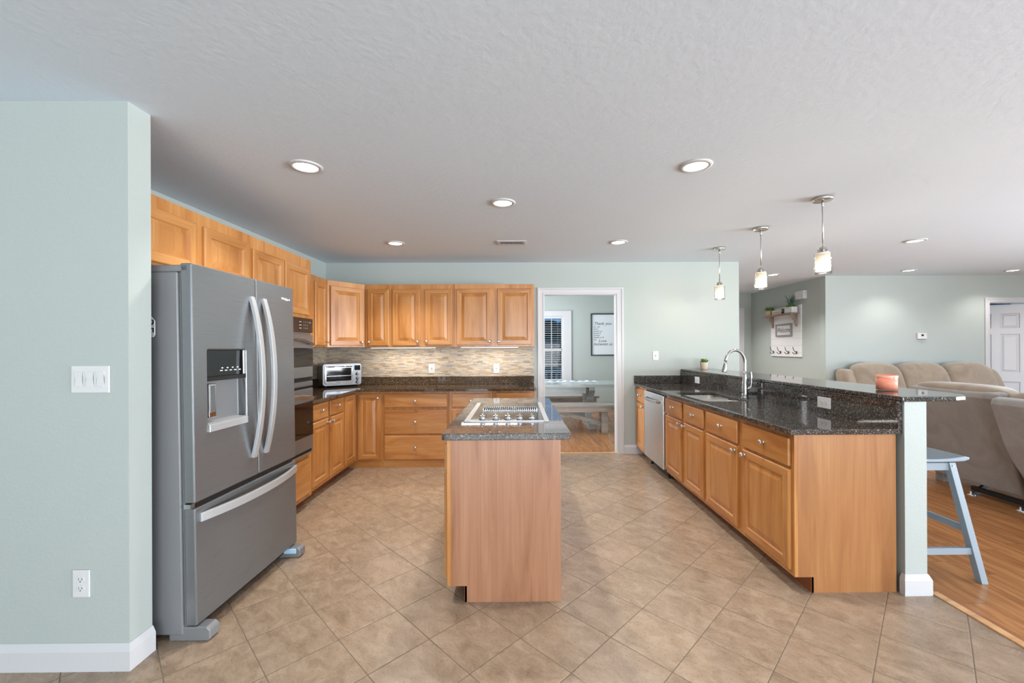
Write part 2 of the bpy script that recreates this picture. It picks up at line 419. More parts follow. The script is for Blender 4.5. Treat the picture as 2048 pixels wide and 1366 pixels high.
    def build(s, name, mat, parent=None, bev=0, seg=2, sub=0, smooth=False, loc=None, ang=40):
        bmesh.ops.recalc_face_normals(s.b, faces=s.b.faces[:])
        me = bpy.data.meshes.new(name); s.b.to_mesh(me); s.b.free()
        for m in (mat if isinstance(mat, (list, tuple)) else [mat]): me.materials.append(m)
        o = bpy.data.objects.new(name, me); C.objects.link(o)
        if smooth:
            for p in me.polygons: p.use_smooth = True
        if parent: o.parent = parent
        o.location = loc if loc is not None else (tuple(s.o) if not parent else (0, 0, 0))
        if bev:
            b = o.modifiers.new('bevel', 'BEVEL'); b.width = bev; b.segments = seg; b.limit_method = 'ANGLE'; b.angle_limit = rad(ang)
        if sub:
            x = o.modifiers.new('sub', 'SUBSURF'); x.levels = sub; x.render_levels = sub
        return o
def thing(name, label, cat, loc=(0, 0, 0), rot=(0, 0, 0), group=None):
    o = bpy.data.objects.new(name, None); C.objects.link(o); o.empty_display_size = .1
    o.location = loc; o.rotation_euler = rot; o['label'] = label; o['category'] = cat
    if group: o['group'] = group
    return o
def tag(o, label, cat, group=None):
    o['label'] = label; o['category'] = cat
    if group: o['group'] = group
    return o
def struct(o): o['kind'] = 'structure'; return o
def dup(root, loc, label, rot=None):
    def cp(o, parent):
        c = o.copy(); C.objects.link(c)
        if parent: c.parent = parent
        for ch in o.children: cp(ch, c)
        return c
    r = cp(root, None); r.location = loc; r['label'] = label
    if rot: r.rotation_euler = rot
    return r
XY = lambda u, v, w: (u, v, w)           # polygon in plan, swept in height
XZ = lambda u, v, w: (u, w, v)           # polygon in elevation, swept in depth
YZ = lambda u, v, w: (w, u, v)
def text_mb(txt, size, mb, fn, ext=.0006, shear=0, align='CENTER', mi=0):
    cu = bpy.data.curves.new('lettering_curve', 'FONT'); cu.body = txt; cu.size = size; cu.shear = shear
    cu.align_x = align; cu.align_y = 'CENTER'; cu.extrude = ext; cu.resolution_u = 3; cu.space_line = .95
    o = bpy.data.objects.new('lettering_tmp', cu); C.objects.link(o)
    dg = bpy.context.evaluated_depsgraph_get(); me = bpy.data.meshes.new_from_object(o.evaluated_get(dg))
    vs = [mb.v(fn(*v.co)) for v in me.vertices]
    for p in me.polygons:
        try: mb.b.faces.new([vs[i] for i in p.vertices]).material_index = mi
        except ValueError: pass
    bpy.data.objects.remove(o); bpy.data.curves.remove(cu); bpy.data.meshes.remove(me)
    return mb
def rrect(x0, x1, y0, y1, r, n=5):
    out = []
    for cx, cy, a0 in ((x1 - r, y1 - r, 0), (x0 + r, y1 - r, 90), (x0 + r, y0 + r, 180), (x1 - r, y0 + r, 270)):
        for i in range(n + 1):
            a = rad(a0 + 90 * i / n); out.append((cx + r * math.cos(a), cy + r * math.sin(a)))
    return out
def CEIL(y): return 2.447 + .011 * (y - 1.8)

# ------------------------------------------------------------------ the setting
WB, WLX = 5.39, -2.47
struct(MB().box(-4.2, 2.31, -6.2, 5.42, -.06, 0).build('floor', M['tile']))
m = MB().box(2.31, 9.6, -6.2, 9.1, -.06, 0).box(-1.6, 2.31, 5.42, 9.1, -.06, 0)
struct(m.build('floor.001', M['planks']))
struct(MB().box(2.292, 2.336, -6.2, 2.30, 0, .007).build('trim_1', M['thresh'], bev=.003))
struct(MB().box(.35, 1.292, 5.40, 5.445, 0, .007).build('trim_2', M['thresh'], bev=.003))
m = MB()
def ceil_slab(x0, x1, y0, y1):
    vs = [m.v((x, y, CEIL(y) + dz)) for dz in (0, .08) for y in (y0, y1) for x in (x0, x1)]
    for q in ((0, 2, 3, 1), (4, 5, 7, 6), (0, 1, 5, 4), (2, 6, 7, 3), (0, 4, 6, 2), (1, 3, 7, 5)): m.b.faces.new([vs[i] for i in q])
ceil_slab(-4.2, 9.6, -6.2, 9.1)
struct(m.build('ceiling', M['ceil']))
def wall(name, x0, x1, y0, y1, z0=0, z1=None):
    zt = CEIL(y1) + .03 if z1 is None else z1
    return struct(MB().box(x0, x1, y0, y1, z0, zt).build(name, M['wall']))
wall('wall_front_left', -4.2, -1.677, 1.806, 1.918)
wall('wall_left', -2.6, WLX, 1.918, 5.51)
m = MB().box(-2.6, .348, WB, 5.51, 0, 2.53).box(1.294, 2.891, WB, 5.51, 0, 2.53).box(.348, 1.294, WB, 5.51, 2.074, 2.53)
struct(m.build('wall_back', M['wall']))
wall('wall_half', 2.141, 2.264, 2.284, WB, 0, 1.066)
# hall and living room
HX0, HY0, HX1, HY1 = 4.875, 6.53, 5.02, 8.87
HA = math.atan2(HX1 - HX0, HY1 - HY0)
struct(MB().prism([(HX0, HY0), (HX1, HY1), (HX1 + .13, HY1), (HX0 + .13, HY0 + .001)], XY, 0, 2.56).build('wall_hall', M['wall']))
m = MB().box(HX0 + .002, 7.483, 6.53, 6.65, 0, 2.56).box(8.28, 9.6, 6.53, 6.65, 0, 2.56).box(7.483, 8.28, 6.53, 6.65, 2.068, 2.56)
struct(m.build('wall_far', M['wall']))
wall('wall_hall_end', 2.891, 5.15, 8.87, 8.99, 0, 2.58)
wall('wall_dining_right', 2.771, 2.891, 5.51, 8.99, 0, 2.58)
m = MB().box(-1.6, .245, 8.9, 9.02, 0, 2.6).box(.985, 2.771, 8.9, 9.02, 0, 2.6).box(.245, .985, 8.9, 9.02, 0, .684).box(.245, .985, 8.9, 9.02, 2.06, 2.6)
struct(m.build('wall_dining_far', M['wall']))
m = MB().box(-1.6, -1.5, 5.51, 6.2, 0, 2.58).box(-1.6, -1.5, 8.4, 9.02, 0, 2.58).box(-1.6, -1.5, 6.2, 8.4, 0, .6).box(-1.6, -1.5, 6.2, 8.4, 2.06, 2.58)
struct(m.build('wall_dining_left', M['wall']))
m = MB()
for y in (6.2, 7.27, 8.34): m.box(-1.6, -1.5, y, y + .06, .6, 2.06)
m.box(-1.6, -1.5, 6.2, 8.4, .6, .66).box(-1.6, -1.5, 6.2, 8.4, 2.0, 2.06)
struct(m.build('window_4', M['trim']))
m = MB().box(9.4, 9.52, -6.2, -3.85, 0, 2.56).box(9.4, 9.52, 2.85, 6.7, 0, 2.56).box(9.4, 9.52, -3.85, 2.85, 0, .22).box(9.4, 9.52, -3.85, 2.85, 2.15, 2.56)
struct(m.build('wall_right', M['wall']))
m = MB()
for i in range(5): m.box(9.4, 9.5, -3.85 + i * 1.645, -3.79 + i * 1.645, .22, 2.15)
m.box(9.4, 9.5, -3.85, 2.85, .22, .28).box(9.4, 9.5, -3.85, 2.85, 2.09, 2.15)
struct(m.build('added_window_side', M['trim']))  # frame of an unseen opening added for the side light panel
m = MB().box(-4.2, -2.0, -6.2, -6.08, 0, 2.5).box(7.6, 9.52, -6.2, -6.08, 0, 2.5).box(-2.0, 7.6, -6.2, -6.08, 0, .22).box(-2.0, 7.6, -6.2, -6.08, 2.12, 2.5)
struct(m.build('wall_rear', M['wall']))
m = MB()
for i in range(7): m.box(-2.0 + i * 1.59, -1.94 + i * 1.59, -6.18, -6.08, .22, 2.12)
m.box(-2.0, 7.6, -6.18, -6.08, .22, .28).box(-2.0, 7.6, -6.18, -6.08, 2.06, 2.12)
struct(m.build('added_window_rear', M['trim']))  # frame of an unseen opening added for the rear light panel
wall('wall_outer_left', -4.2, -4.08, -6.08, 1.806, 0, 2.5)
wall('wall_closet', 7.3, 9.6, 8.0, 8.1, 0, 2.56)

def base_profile(t=.016, h=.113): return [(0, 0), (t, 0), (t, h - .03), (t * .55, h - .012), (.003, h), (0, h)]
# baseboards: profile (out, up) run along a line
def baseboard(name, runs):
    m = MB()
    for axis, at, sgn, a, b, ea, eb in runs:
        # mitred ends: ea/eb lengthen the run by the board's own thickness
        prof = base_profile()
        A = []; B = []
        for u, v in prof:
            pa, pb = a - ea * u, b + eb * u
            if axis == 'x': A.append(m.v((pa, at + sgn * u, v))); B.append(m.v((pb, at + sgn * u, v)))
            else: A.append(m.v((at + sgn * u, pa, v))); B.append(m.v((at + sgn * u, pb, v)))
        n = len(prof); m.b.faces.new(A); m.b.faces.new(B[::-1])
        for i in range(n): m.b.faces.new((A[i], B[i], B[(i + 1) % n], A[(i + 1) % n]))
    return struct(m.build(name, M['trim']))
baseboard('baseboard_front_left', [('x', 1.806, -1, -4.08, -1.677, 0, 1), ('y', -1.677, 1, 1.806, 1.918, 1, 0)])
baseboard('baseboard_half_wall', [('x', 2.284, -1, 2.141, 2.264, 1, 1), ('y', 2.264, 1, 2.284, WB, 1, 0), ('y', 2.141, -1, 2.284, 2.302, 1, 0)])
baseboard('baseboard_back', [('x', WB, -1, 1.38, 1.62, 0, 0)])
baseboard('baseboard_far', [('x', 6.53, -1, 4.9, 7.41, 0, 0)])
baseboard('baseboard_dining', [('x', 8.9, -1, -1.5, 2.77, 0, 0)])

def casing(name, x0, x1, zt, y, w=.085, sgn=-1, jamb=.12):
    """door casing round an opening x0..x1 in a wall whose face is at y"""
    # profile (distance out from the opening, thickness): flat board with a raised outer edge and a bead at the inner edge
    prof = [(0, 0), (0, .014), (.012, .016), (.016, .011), (w - .028, .013), (w - .022, .020), (w - .003, .020), (w, .017), (w, 0)]
    m = MB()
    def P(d, th, k):
        xx = (x0 - d, x0 - d, x1 + d, x1 + d)[k]; zz = (0, zt + d, zt + d, 0)[k]
        return (xx, y + sgn * th, zz)
    R = [[m.v(P(d, th, k)) for d, th in prof] for k in range(4)]
    n = len(prof)
    for A, B in zip(R, R[1:]):
        for i in range(n): m.b.faces.new((A[i], A[(i + 1) % n], B[(i + 1) % n], B[i]))
    m.b.faces.new(R[0]); m.b.faces.new(R[-1][::-1])
    if jamb:
        m.box(x0 - .001, x0 + .008, y + .0005, y + jamb, 0, zt); m.box(x1 - .008, x1 + .001, y + .0005, y + jamb, 0, zt); m.box(x0 + .008, x1 - .008, y + .0005, y + jamb, zt - .008, zt + .001)
    return struct(m.build(name, M['trim']))
casing('trim_3', .348, 1.294, 2.074, WB)
casing('trim_4', 7.483, 8.28, 2.068, 6.53, .075)
casing('trim_5', 3.93, 4.757, 2.11, 8.87, .105, jamb=0)
struct(MB().box(3.93, 4.757, 8.855, 8.87, 0, 2.11).build('door_2', M['trim']))

def six_panel(m, w, h, t, y=0):
    """door slab 0..w, 0..h, front face at y, six raised panels"""
    xs = [0, .115, w / 2 - .05, w / 2 + .05, w - .115, w]; zs = [0, .2, .78, .93, 1.56, 1.66, 1.9, h]
    for i in range(5):
        for k in range(7):
            x0, x1, z0, z1 = xs[i], xs[i + 1], zs[k], zs[k + 1]
            if i in (1, 3) and k in (1, 3, 5):
                R = [[m.v(p) for p in ((x0 + a, y + d, z0 + a), (x1 - a, y + d, z0 + a), (x1 - a, y + d, z1 - a), (x0 + a, y + d, z1 - a))] for a, d in ((0, 0), (.008, .009), (.02, .011), (.045, .003))]
                for A, B in zip(R, R[1:]):
                    for q in range(4): m.b.faces.new((A[q], A[(q + 1) % 4], B[(q + 1) % 4], B[q]))
                m.b.faces.new(R[-1])
            else: m.face([(x0, y, z0), (x1, y, z0), (x1, y, z1), (x0, y, z1)])
    m.face([(0, y + t, 0), (0, y + t, h), (w, y + t, h), (w, y + t, 0)])
    m.face([(0, y, 0), (0, y + t, 0), (0, y + t, h), (0, y, h)][::-1]); m.face([(w, y, 0), (w, y + t, 0), (w, y + t, h), (w, y, h)])
    m.face([(0, y, h), (w, y, h), (w, y + t, h), (0, y + t, h)]); m.face([(0, y, 0), (w, y, 0), (w, y + t, 0), (0, y + t, 0)])
m = MB(); six_panel(m, .77, 2.045, .035)
d1 = struct(m.build('door_1', M['trim'])); d1.location = (8.262 - .77 * math.cos(rad(33)), 6.62 + .77 * math.sin(rad(33)), .01); d1.rotation_euler = (0, 0, rad(-33))

# ------------------------------------------------------------------ knob shared by all cabinet fronts
def knob_mesh():
    m = MB(); m.lathe([(.010, 0), (.008, -.003), (.006, -.012), (.009, -.017), (.0155, -.021), (.0175, -.026), (.0145, -.031), (.006, -.034)], axis='y', n=16)
    o = m.build('knob', M['nickel']); me = o.data; bpy.data.objects.remove(o); return me
KNOB = knob_mesh()
def knob(parent, x, z, y=-.02):
    o = bpy.data.objects.new('knob', KNOB); C.objects.link(o); o.parent = parent; o.location = (x, y, z)
    o['label'] = 'nickel knob'; return o
WOOD2 = [M['wood'], M['wood_h']]
def front(parent, kind, x0, x1, z0, z1, kn=None):
    m = MB()
    if kind == 'door':
        m.raised(x0, x1, z0, z1, 0, .02); o = m.build('door', WOOD2, parent)
    else:
        m.box(x0, x1, -.02, 0, z0, z1); o = m.build('drawer', M['wood_h'], parent, bev=.006, seg=2)
    if kn: knob(o, *kn)
    return o
def cabinet(name, label, loc, rot, W, D, z0, z1, fronts, group, toe=True, top=False, side_mat=None, kick_flush=False, cat='cabinet', skip=()):
    """unit with its face on local y = 0 looking to -y; depth runs to +y"""
    t = thing(name, label, cat, loc, (0, 0, rot), group)
    m = MB(); k = .087 if toe else z0
    prof = [(0.02, k), (0.02, z1), (D, z1), (D, z0), (.095, z0), (.095, k)] if toe else [(.02, z0), (.02, z1), (D, z1), (D, z0)]
    for a, b in ((0, .018), (W - .018, W)): m.prism(prof, YZ, a, b)
    m.box(.018, W - .018, D - .012, D, z0, z1); m.box(.018, W - .018, .02, D - .012, k, k + .018)
    if top: m.box(.018, W - .018, .02, D - .012, z1 - .018, z1)
    m.build('carcass', side_mat or M['wood_end'], t)
    m = MB().box(0, W, 0, .02, k, z1) if 'frame' not in skip else None
    if m: m.build('face_frame', M['wood'], t, bev=.001)
    if toe:
        yk = 0.004 if kick_flush else .094
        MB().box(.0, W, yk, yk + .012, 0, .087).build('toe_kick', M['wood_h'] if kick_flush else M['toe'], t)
    for f in fronts: front(t, *f)
    return t
G_B, G_U, G_P = 'base cabinets along the walls', 'wall cabinets', 'cabinets of the peninsula'
R90 = rad(90)
# left run, face towards +x: local x runs along +Y
LXF = -1.86; BYF = 4.83
cabinet('base_cabinet', 'honey wood base cabinet with two drawers over two doors beside the wall oven', (LXF, 3.705, 0), R90, .735, .60, 0, .881,
        [('drawer', .025, .36, .72, .868, (.20, .80)), ('drawer', .40, .717, .72, .868, (.555, .80)), ('door', .025, .36, .122, .703, (.335, .668)), ('door', .40, .717, .122, .703, (.425, .668))], G_B)
# corner base
t = thing('corner_base_cabinet', 'honey wood inside-corner base cabinet with two doors meeting at a right angle', 'cabinet', (-1.86, 4.83, 0), (0, 0, 0), G_B)
MB().box(-.02, 0, -.388, .02, .087, .881).box(-.02, .30, 0, .02, .087, .881).box(-.60, -.02, -.388, .54, .087, .105).build('face_frame', M['wood'], t)
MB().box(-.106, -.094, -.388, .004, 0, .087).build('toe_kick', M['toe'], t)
MB().box(-.094, .30, .004, .016, 0, .087).build('toe_kick', M['wood_h'], t)
m = MB(); m.raised(0, .285, .122, .868, 0, .02); o = m.build('door', WOOD2, t); o.location = (0, -.372, 0); o.rotation_euler = (0, 0, R90)
m = MB(); m.raised(.012, .277, .095, .855, 0, .02); o = m.build('door', WOOD2, t); knob(o, .25, .806)
# back run, face towards -y
cabinet('drawer_cabinet', 'honey wood base cabinet of three wide drawers under the back countertop', (-1.558, BYF, 0), 0, .76, .54, 0, .881,
        [('drawer', .02, .745, .697, .852, (.377, .771)), ('drawer', .02, .745, .39, .668, (.377, .529)), ('drawer', .02, .745, .094, .371, (.377, .236))], G_B, kick_flush=True)
cabinet('base_cabinet', 'honey wood base cabinet partly hidden behind the island, beside the wide drawers', (-.795, BYF, 0), 0, .505, .54, 0, .881,
        [('drawer', .035, .475, .697, .852, (.255, .775)), ('door', .035, .475, .094, .671, (.445, .63))], G_B, kick_flush=True)
cabinet('base_cabinet', 'honey wood base cabinet at the doorway end of the back countertop', (-.287, BYF, 0), 0, .492, .54, 0, .881,
        [('drawer', .033, .463, .697, .852, (.248, .775)), ('door', .033, .463, .094, .671, (.06, .63))], G_B, kick_flush=True)
# tall units
TXF = -1.83
cabinet('bridge_cabinet', 'honey wood two-door cabinet above the steel refrigerator', (TXF, 1.925, 0), R90, .915, .62, 1.80, 2.155,
        [('door', .03, .437, 1.815, 2.088, None), ('door', .502, .897, 1.815, 2.088, None)], G_U, toe=False, top=True)
t = thing('oven_cabinet', 'tall honey wood oven housing with two upper doors and one bottom drawer', 'cabinet', (TXF, 2.842, 0), (0, 0, R90), G_U)
m = MB()
for a, b in ((0, .02), (.838, .858)): m.prism([(.02, .087), (.02, 2.155), (.62, 2.155), (.62, 0), (.095, 0), (.095, .087)], YZ, a, b)
m.box(.02, .838, .6, .62, 0, 2.155).box(.02, .838, .02, .6, .44, .458).box(.02, .838, .02, .6, 1.645, 1.66).box(.02, .838, .02, .6, 2.137, 2.155)
m.build('carcass', M['wood_end'], t)
MB().holed([(0, .087), (.858, .087), (.858, 2.155), (0, 2.155)], [(.05, .47), (.808, .47), (.808, 1.63), (.05, 1.63)], XZ, 0, .02).build('face_frame', M['wood'], t)
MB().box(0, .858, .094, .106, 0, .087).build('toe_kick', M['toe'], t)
front(t, 'door', .03, .41, 1.668, 2.068); front(t, 'door', .428, .806, 1.668, 2.068); front(t, 'drawer', .03, .80, .125, .433)
# wall cabinets
UZ0, UZ1, UD = 1.396, 2.155, .325
cabinet('wall_cabinet', 'honey wood wall cabinet directly beside the tall oven housing', (-2.14, 3.705, 0), R90, .635, UD, UZ0, UZ1,
        [('door', .03, .605, 1.415, 2.095, None)], G_U, toe=False, top=True)
cabinet('wall_cabinet', 'narrow honey wood wall cabinet just before the angled corner cabinet', (-2.14, 4.342, 0), R90, .355, UD, UZ0, UZ1,
        [('door', .05, .312, 1.415, 2.095, (.285, 1.456))], G_U, toe=False, top=True)
ang = math.atan2(.36, .29)
t = thing('corner_wall_cabinet', 'angled honey wood wall cabinet across the corner above the toaster oven', 'cabinet', (-2.14, 4.70, 0), (0, 0, ang), G_U)
MB((0, 0, 0)).prism([(0, .02), (.462, .02), (.50, .20), (.29, .50), (-.12, .28), (-.055, .10)], XY, UZ0, UZ1).build('carcass', M['wood_end'], t)
MB().box(0, .462, 0, .02, UZ0, UZ1).build('face_frame', M['wood'], t, bev=.001)
front(t, 'door', .03, .437, 1.415, 2.095, (.405, 1.456))
BU = 5.06
cabinet('wall_cabinet', 'narrow single-door honey wood wall cabinet on the back wall next to the angled corner', (-1.846, BU, 0), 0, .312, UD, UZ0, UZ1,
        [('door', .034, .288, 1.413, 2.096, (.055, 1.456))], G_U, toe=False, top=True)
cabinet('wall_cabinet', 'two-door honey wood wall cabinet in the middle of the back wall', (-1.533, BU, 0), 0, .768, UD, UZ0, UZ1,
        [('door', .022, .349, 1.412, 2.095, (.326, 1.458)), ('door', .416, .743, 1.418, 2.095, (.433, 1.46))], G_U, toe=False, top=True)
cabinet('wall_cabinet', 'two-door honey wood wall cabinet ending beside the white doorway trim', (-.763, BU, 0), 0, .969, UD, UZ0, UZ1,
        [('door', .027, .447, 1.414, 2.097, (.428, 1.46)), ('door', .522, .940, 1.42, 2.10, (.536, 1.459))], G_U, toe=False, top=True)
# peninsula, face towards -x: local x runs along -Y
PXF = 1.543; RM = -R90
cabinet('base_cabinet', 'slim drawer and door cabinet of the peninsula against the back wall', (PXF, 5.372, 0), RM, .404, .572, 0, .881,
        [('drawer', .03, .38, .70, .86, (.215, .785)), ('door', .03, .38, .118, .683, (.35, .655))], G_P)
cabinet('sink_cabinet', 'peninsula sink cabinet with two false drawer fronts over two doors', (PXF, 4.296, 0), RM, .908, .572, 0, .881,
        [('drawer', .016, .426, .70, .856, (.232, .785)), ('drawer', .485, .881, .70, .856, (.705, .786)), ('door', .016, .426, .12, .682, (.402, .655)), ('door', .485, .881, .12, .682, (.511, .654))], G_P)
cabinet('base_cabinet', 'wide peninsula cabinet at the open end with a plain wood end panel', (PXF, 3.386, 0), RM, 1.077, .572, 0, .881,
        [('drawer', .028, .501, .70, .858, (.285, .785)), ('drawer', .573, 1.053, .70, .858, (.823, .785)), ('door', .028, .501, .119, .682, (.478, .65)), ('door', .573, 1.053, .119, .682, (.606, .651))], G_P)

# ------------------------------------------------------------------ island
t = cabinet('kitchen_island', 'freestanding honey wood island with a plain end panel under a granite top', (-.385, 3.80, 0), RM, 1.547, .617, 0, .877,
        [('drawer', .03, .50, .70, .852, (.265, .78)), ('drawer', .54, 1.00, .70, .852, (.77, .78)), ('drawer', 1.04, 1.515, .70, .852, (1.28, .78)),
         ('door', .03, .50, .118, .685, (.47, .65)), ('door', .54, 1.00, .118, .685, (.57, .65)), ('door', 1.04, 1.515, .118, .685, (1.07, .65))], None, side_mat=M['wood_isl'], cat='kitchen island')
o = MB().prism([(-.43, 2.235), (.289, 2.235), (.289, 3.78), (.24, 3.845), (-.43, 3.845)], XY, .878, .914)
# plan with eased corners
pts = rrect(-.412, .289, 2.238, 3.845, .018, 3)
o = MB((0, 3.0, .878)).prism(pts, XY, .878, .914).build('island_countertop', M['granite_isl'], bev=.004)
tag(o, 'grey-brown granite slab topping the kitchen island', 'countertop')

# cooktop
t = thing('cooktop', 'black glass downdraft cooktop with five steel knobs in the island top', 'cooktop', (0, 3.0, .914))
Z = .0
def rel(m): return m
MB().box(-.30, .165, -.40, .455, Z, .007).build('glass_top', M['black_glass'], t, bev=.002)
MB().box(-.334, -.30, -.405, .46, Z, .0085).build('end_trim', M['satin'], t, bev=.002)
MB().box(.165, .196, -.405, .46, Z, .0085).build('end_trim', M['satin'], t, bev=.002)
MB().box(-.30, .165, -.405, -.40, Z, .008).build('front_trim', M['satin'], t)
m = MB().box(-.252, .144, .024, .151, .007, .009).build('vent_tray', M['dark_slot'], t)
m = MB()
for i in range(27): m.box(-.25 + i * .0148, -.25 + i * .0148 + .0055, .026, .15, .0095, .019)
m.box(-.254, .146, .02, .024, .007, .0095); m.box(-.254, .146, .151, .155, .007, .017); m.box(-.254, -.250, .02, .155, .007, .017); m.box(.142, .146, .02, .155, .007, .017)
m.build('vent_grille', M['steel_light'], t)
for x in (-.225, -.142, -.063, .013, .09):
    kb = MB().lathe([(.020, 0), (.020, .004), (.0165, .006), (.0155, .016), (.017, .020), (.017, .022)], c=(x, -.34, .007), n=20).build('control_knob', M['chrome'], t)
    MB().box(x - .0045, x + .0045, -.358, -.322, .029, .041).build('grip', M['chrome'], kb, bev=.003)
    MB().lathe([(.023, 0), (.023, .0015)], c=(x, -.34, .007), n=20).build('bezel', M['black'], kb)

# ------------------------------------------------------------------ countertops and splashes
pts = [(WLX + .002, 3.705), (-1.815, 3.705), (-1.815, 4.70), (-1.80, 4.745), (-1.765, 4.785), (.216, 4.785), (.216, WB - .002), (WLX + .002, WB - .002)]
tag(MB((-1, 5, .882)).prism(pts, XY, .882, .914).build('countertop', M['granite_brown'], bev=.004), 'brown speckled granite countertop wrapping the back corner under the wall cabinets', 'countertop')
tag(MB((-1, 5.36, .914)).box(-2.44, .214, 5.36, WB - .001, .9145, 1.014).build('granite_upstand', M['granite_brown'], bev=.002), 'low brown granite upstand along the back wall countertop', 'backsplash')
tag(MB((-2.45, 4.5, .914)).box(WLX + .001, -2.441, 3.71, WB - .001, .9145, 1.014).build('granite_upstand', M['granite_brown'], bev=.002), 'brown granite upstand on the wall between oven housing and corner', 'backsplash')
tag(MB((-1, 5.37, 1.014)).box(-2.452, .214, 5.372, WB - .001, 1.015, 1.396).build('stone_backsplash', M['stone']), 'wide beige split-stone backsplash on the back wall with two outlets', 'backsplash')
tag(MB((-2.46, 4.5, 1.014)).box(WLX + .001, -2.453, 3.705, WB - .001, 1.015, 1.396).build('stone_backsplash', M['stone']), 'split-stone backsplash strip on the side wall behind the toaster oven', 'backsplash')
# peninsula top with a sink opening
outer = [(1.512, 2.29), (2.116, 2.29), (2.116, 5.36), (1.512, 5.36)]
inner = rrect(1.605, 2.0, 3.52, 4.25, .07, 5)
tag(MB((1.8, 3.8, .884)).holed(outer, inner, XY, .884, .914).build('countertop', M['granite'], bev=.004), 'black speckled granite countertop of the peninsula around the sink', 'countertop')
tag(MB((1.8, 5.37, .914)).box(1.512, 2.116, 5.362, WB - .001, .9145, 1.012).build('granite_upstand', M['granite'], bev=.002), 'short black granite upstand where the peninsula meets the back wall', 'backsplash')
tag(MB((2.13, 3.8, .884)).box(2.117, 2.1405, 2.295, WB - .001, .884, 1.068).build('granite_riser', M['granite'], bev=.003), 'black granite riser between the sink counter and raised bar', 'backsplash')
pts = [(2.122, 2.272), (2.42, 2.272), (2.50, 2.30), (2.565, 2.37), (2.60, 2.47), (2.60, WB - .001), (2.122, WB - .001)]
tag(MB((2.3, 3.8, 1.069)).prism(pts, XY, 1.069, 1.095).build('countertop', M['granite'], bev=.006), 'raised black granite bar top with a clipped corner on the half wall', 'countertop')

# sink
t = thing('sink', 'stainless undermount double-bowl sink set into the peninsula counter', 'sink', (1.80, 3.88, .883))
def bowl(x0, x1, y0, y1, dep):
    m = MB(); top = rrect(x0, x1, y0, y1, .06, 5); bot = rrect(x0 + .025, x1 - .025, y0 + .025, y1 - .025, .06, 5)
    A = [m.v((u, v, 0)) for u, v in top]; B = [m.v((u, v, -dep + .02)) for u, v in bot]; D = [m.v((u * .9 + .1 * (x0 + x1) / 2, v * .9 + .1 * (y0 + y1) / 2, -dep)) for u, v in bot]
    n = len(A)
    for P, Q in ((A, B), (B, D)):
        for i in range(n): f = m.b.faces.new((P[i], P[(i + 1) % n], Q[(i + 1) % n], Q[i])); f.smooth = True
    m.b.faces.new(D); return m
for y0, y1 in ((-.37, -.015), (.015, .38)):
    b = bowl(-.205, .21, y0, y1, .19).build('bowl', M['basin'], t)
    MB().lathe([(.04, 0), (.04, .004), (.025, .004)], c=(0, (y0 + y1) / 2, -.189), n=20).build('drain', M['chrome'], b)
MB().box(-.205, .21, -.0155, .0155, -.03, -.004).build('divider', M['basin'], t, bev=.004)
# faucet
t = thing('faucet', 'brushed steel gooseneck kitchen faucet with a side lever behind the sink', 'faucet', (2.045, 3.72, .914))
MB().lathe([(.033, 0), (.033, .006), (.027, .012), (.0265, .05), (.0255, .11), (.021, .16), (.0165, .21), (.0145, .245)], n=20).build('body', M['faucet'], t)
arc = [(0, 0, .15), (0, 0, .25), (0, 0, .315)]
for i in range(1, 15):
    a = rad(12.5 * i); arc.append((-.093 + .093 * math.cos(a), -.004 * i / 3, .315 + .118 * math.sin(a)))
MB().tube(arc, .0125, 12).build('spout', M['faucet'], t)
e = Vector(arc[-1]); d = Vector((-.16, -.04, -1)).normalized()
MB().tube([e - d * .01, e + d * .02, e + d * .05, e + d * .085, e + d * .09], [.013, .0145, .018, .0215, .020], 14).build('spray_head', M['faucet'], t)
MB().tube([(.0, -.012, .085), (.022, -.02, .09), (.036, -.024, .105)], .013, 10).build('lever_hub', M['faucet'], t)
MB().bar([(.033, -.026, .09), (.041, -.026, .14), (.041, -.026, .20), (.036, -.026, .24)], (0, 1, 0), .010, .005).build('lever', M['faucet'], t, bev=.003)

# ------------------------------------------------------------------ refrigerator
t = thing('refrigerator', 'stainless french-door refrigerator with a water dispenser and bottom freezer drawer', 'refrigerator', (-1.578, 1.968, 0), (rad(-.7), 0, rad(88.75)))
MB().box(0, .85, 0, .70, .03, 1.742).build('body', M['steel_side'], t, bev=.006)
FW = .858; SPL = .464
dl = MB().holed([(0, .648), (SPL, .648), (SPL, 1.782), (0, 1.782)], rrect(.090, .374, .972, 1.372, .012, 3), XZ, -.066, -.012).build('door', M['steel'], t, bev=.007, seg=3)
dr = MB().box(SPL + .006, FW - .002, -.066, -.012, .648, 1.782).build('door', M['steel'], t, bev=.007, seg=3)
fz = MB().box(0, FW - .002, -.066, -.012, .072, .622).build('freezer_drawer', M['steel'], t, bev=.007, seg=3)
MB().box(.012, FW - .012, -.012, .0, .05, 1.745).build('gasket', M['steel_side'], t)
MB().box(.02, FW - .02, -.05, -.01, .623, .647).build('gap_strip', M['black'], t)
def bow(p0, p1, out, n=16):
    p0, p1 = Vector(p0), Vector(p1); pts = []
    for i in range(n + 1):
        u = i / n; p = p0.lerp(p1, u); s = 1 - abs(2 * u - 1) ** 2.2
        pts.append(p + Vector((0, -out * s, 0)))
    return pts
MB().bar(bow((.422, -.07, .757), (.422, -.07, 1.673), .058), (1, 0, 0), .0165, .009).build('handle', M['satin'], dl, bev=.0015)
MB().bar(bow((.532, -.07, .757), (.532, -.07, 1.673), .058), (1, 0, 0), .0165, .009).build('handle', M['satin'], dr, bev=.0015)
MB().bar(bow((.026, -.07, .573), (.846, -.07, .573), .055), (0, 0, 1), .021, .009).build('handle', M['satin'], fz, bev=.003)
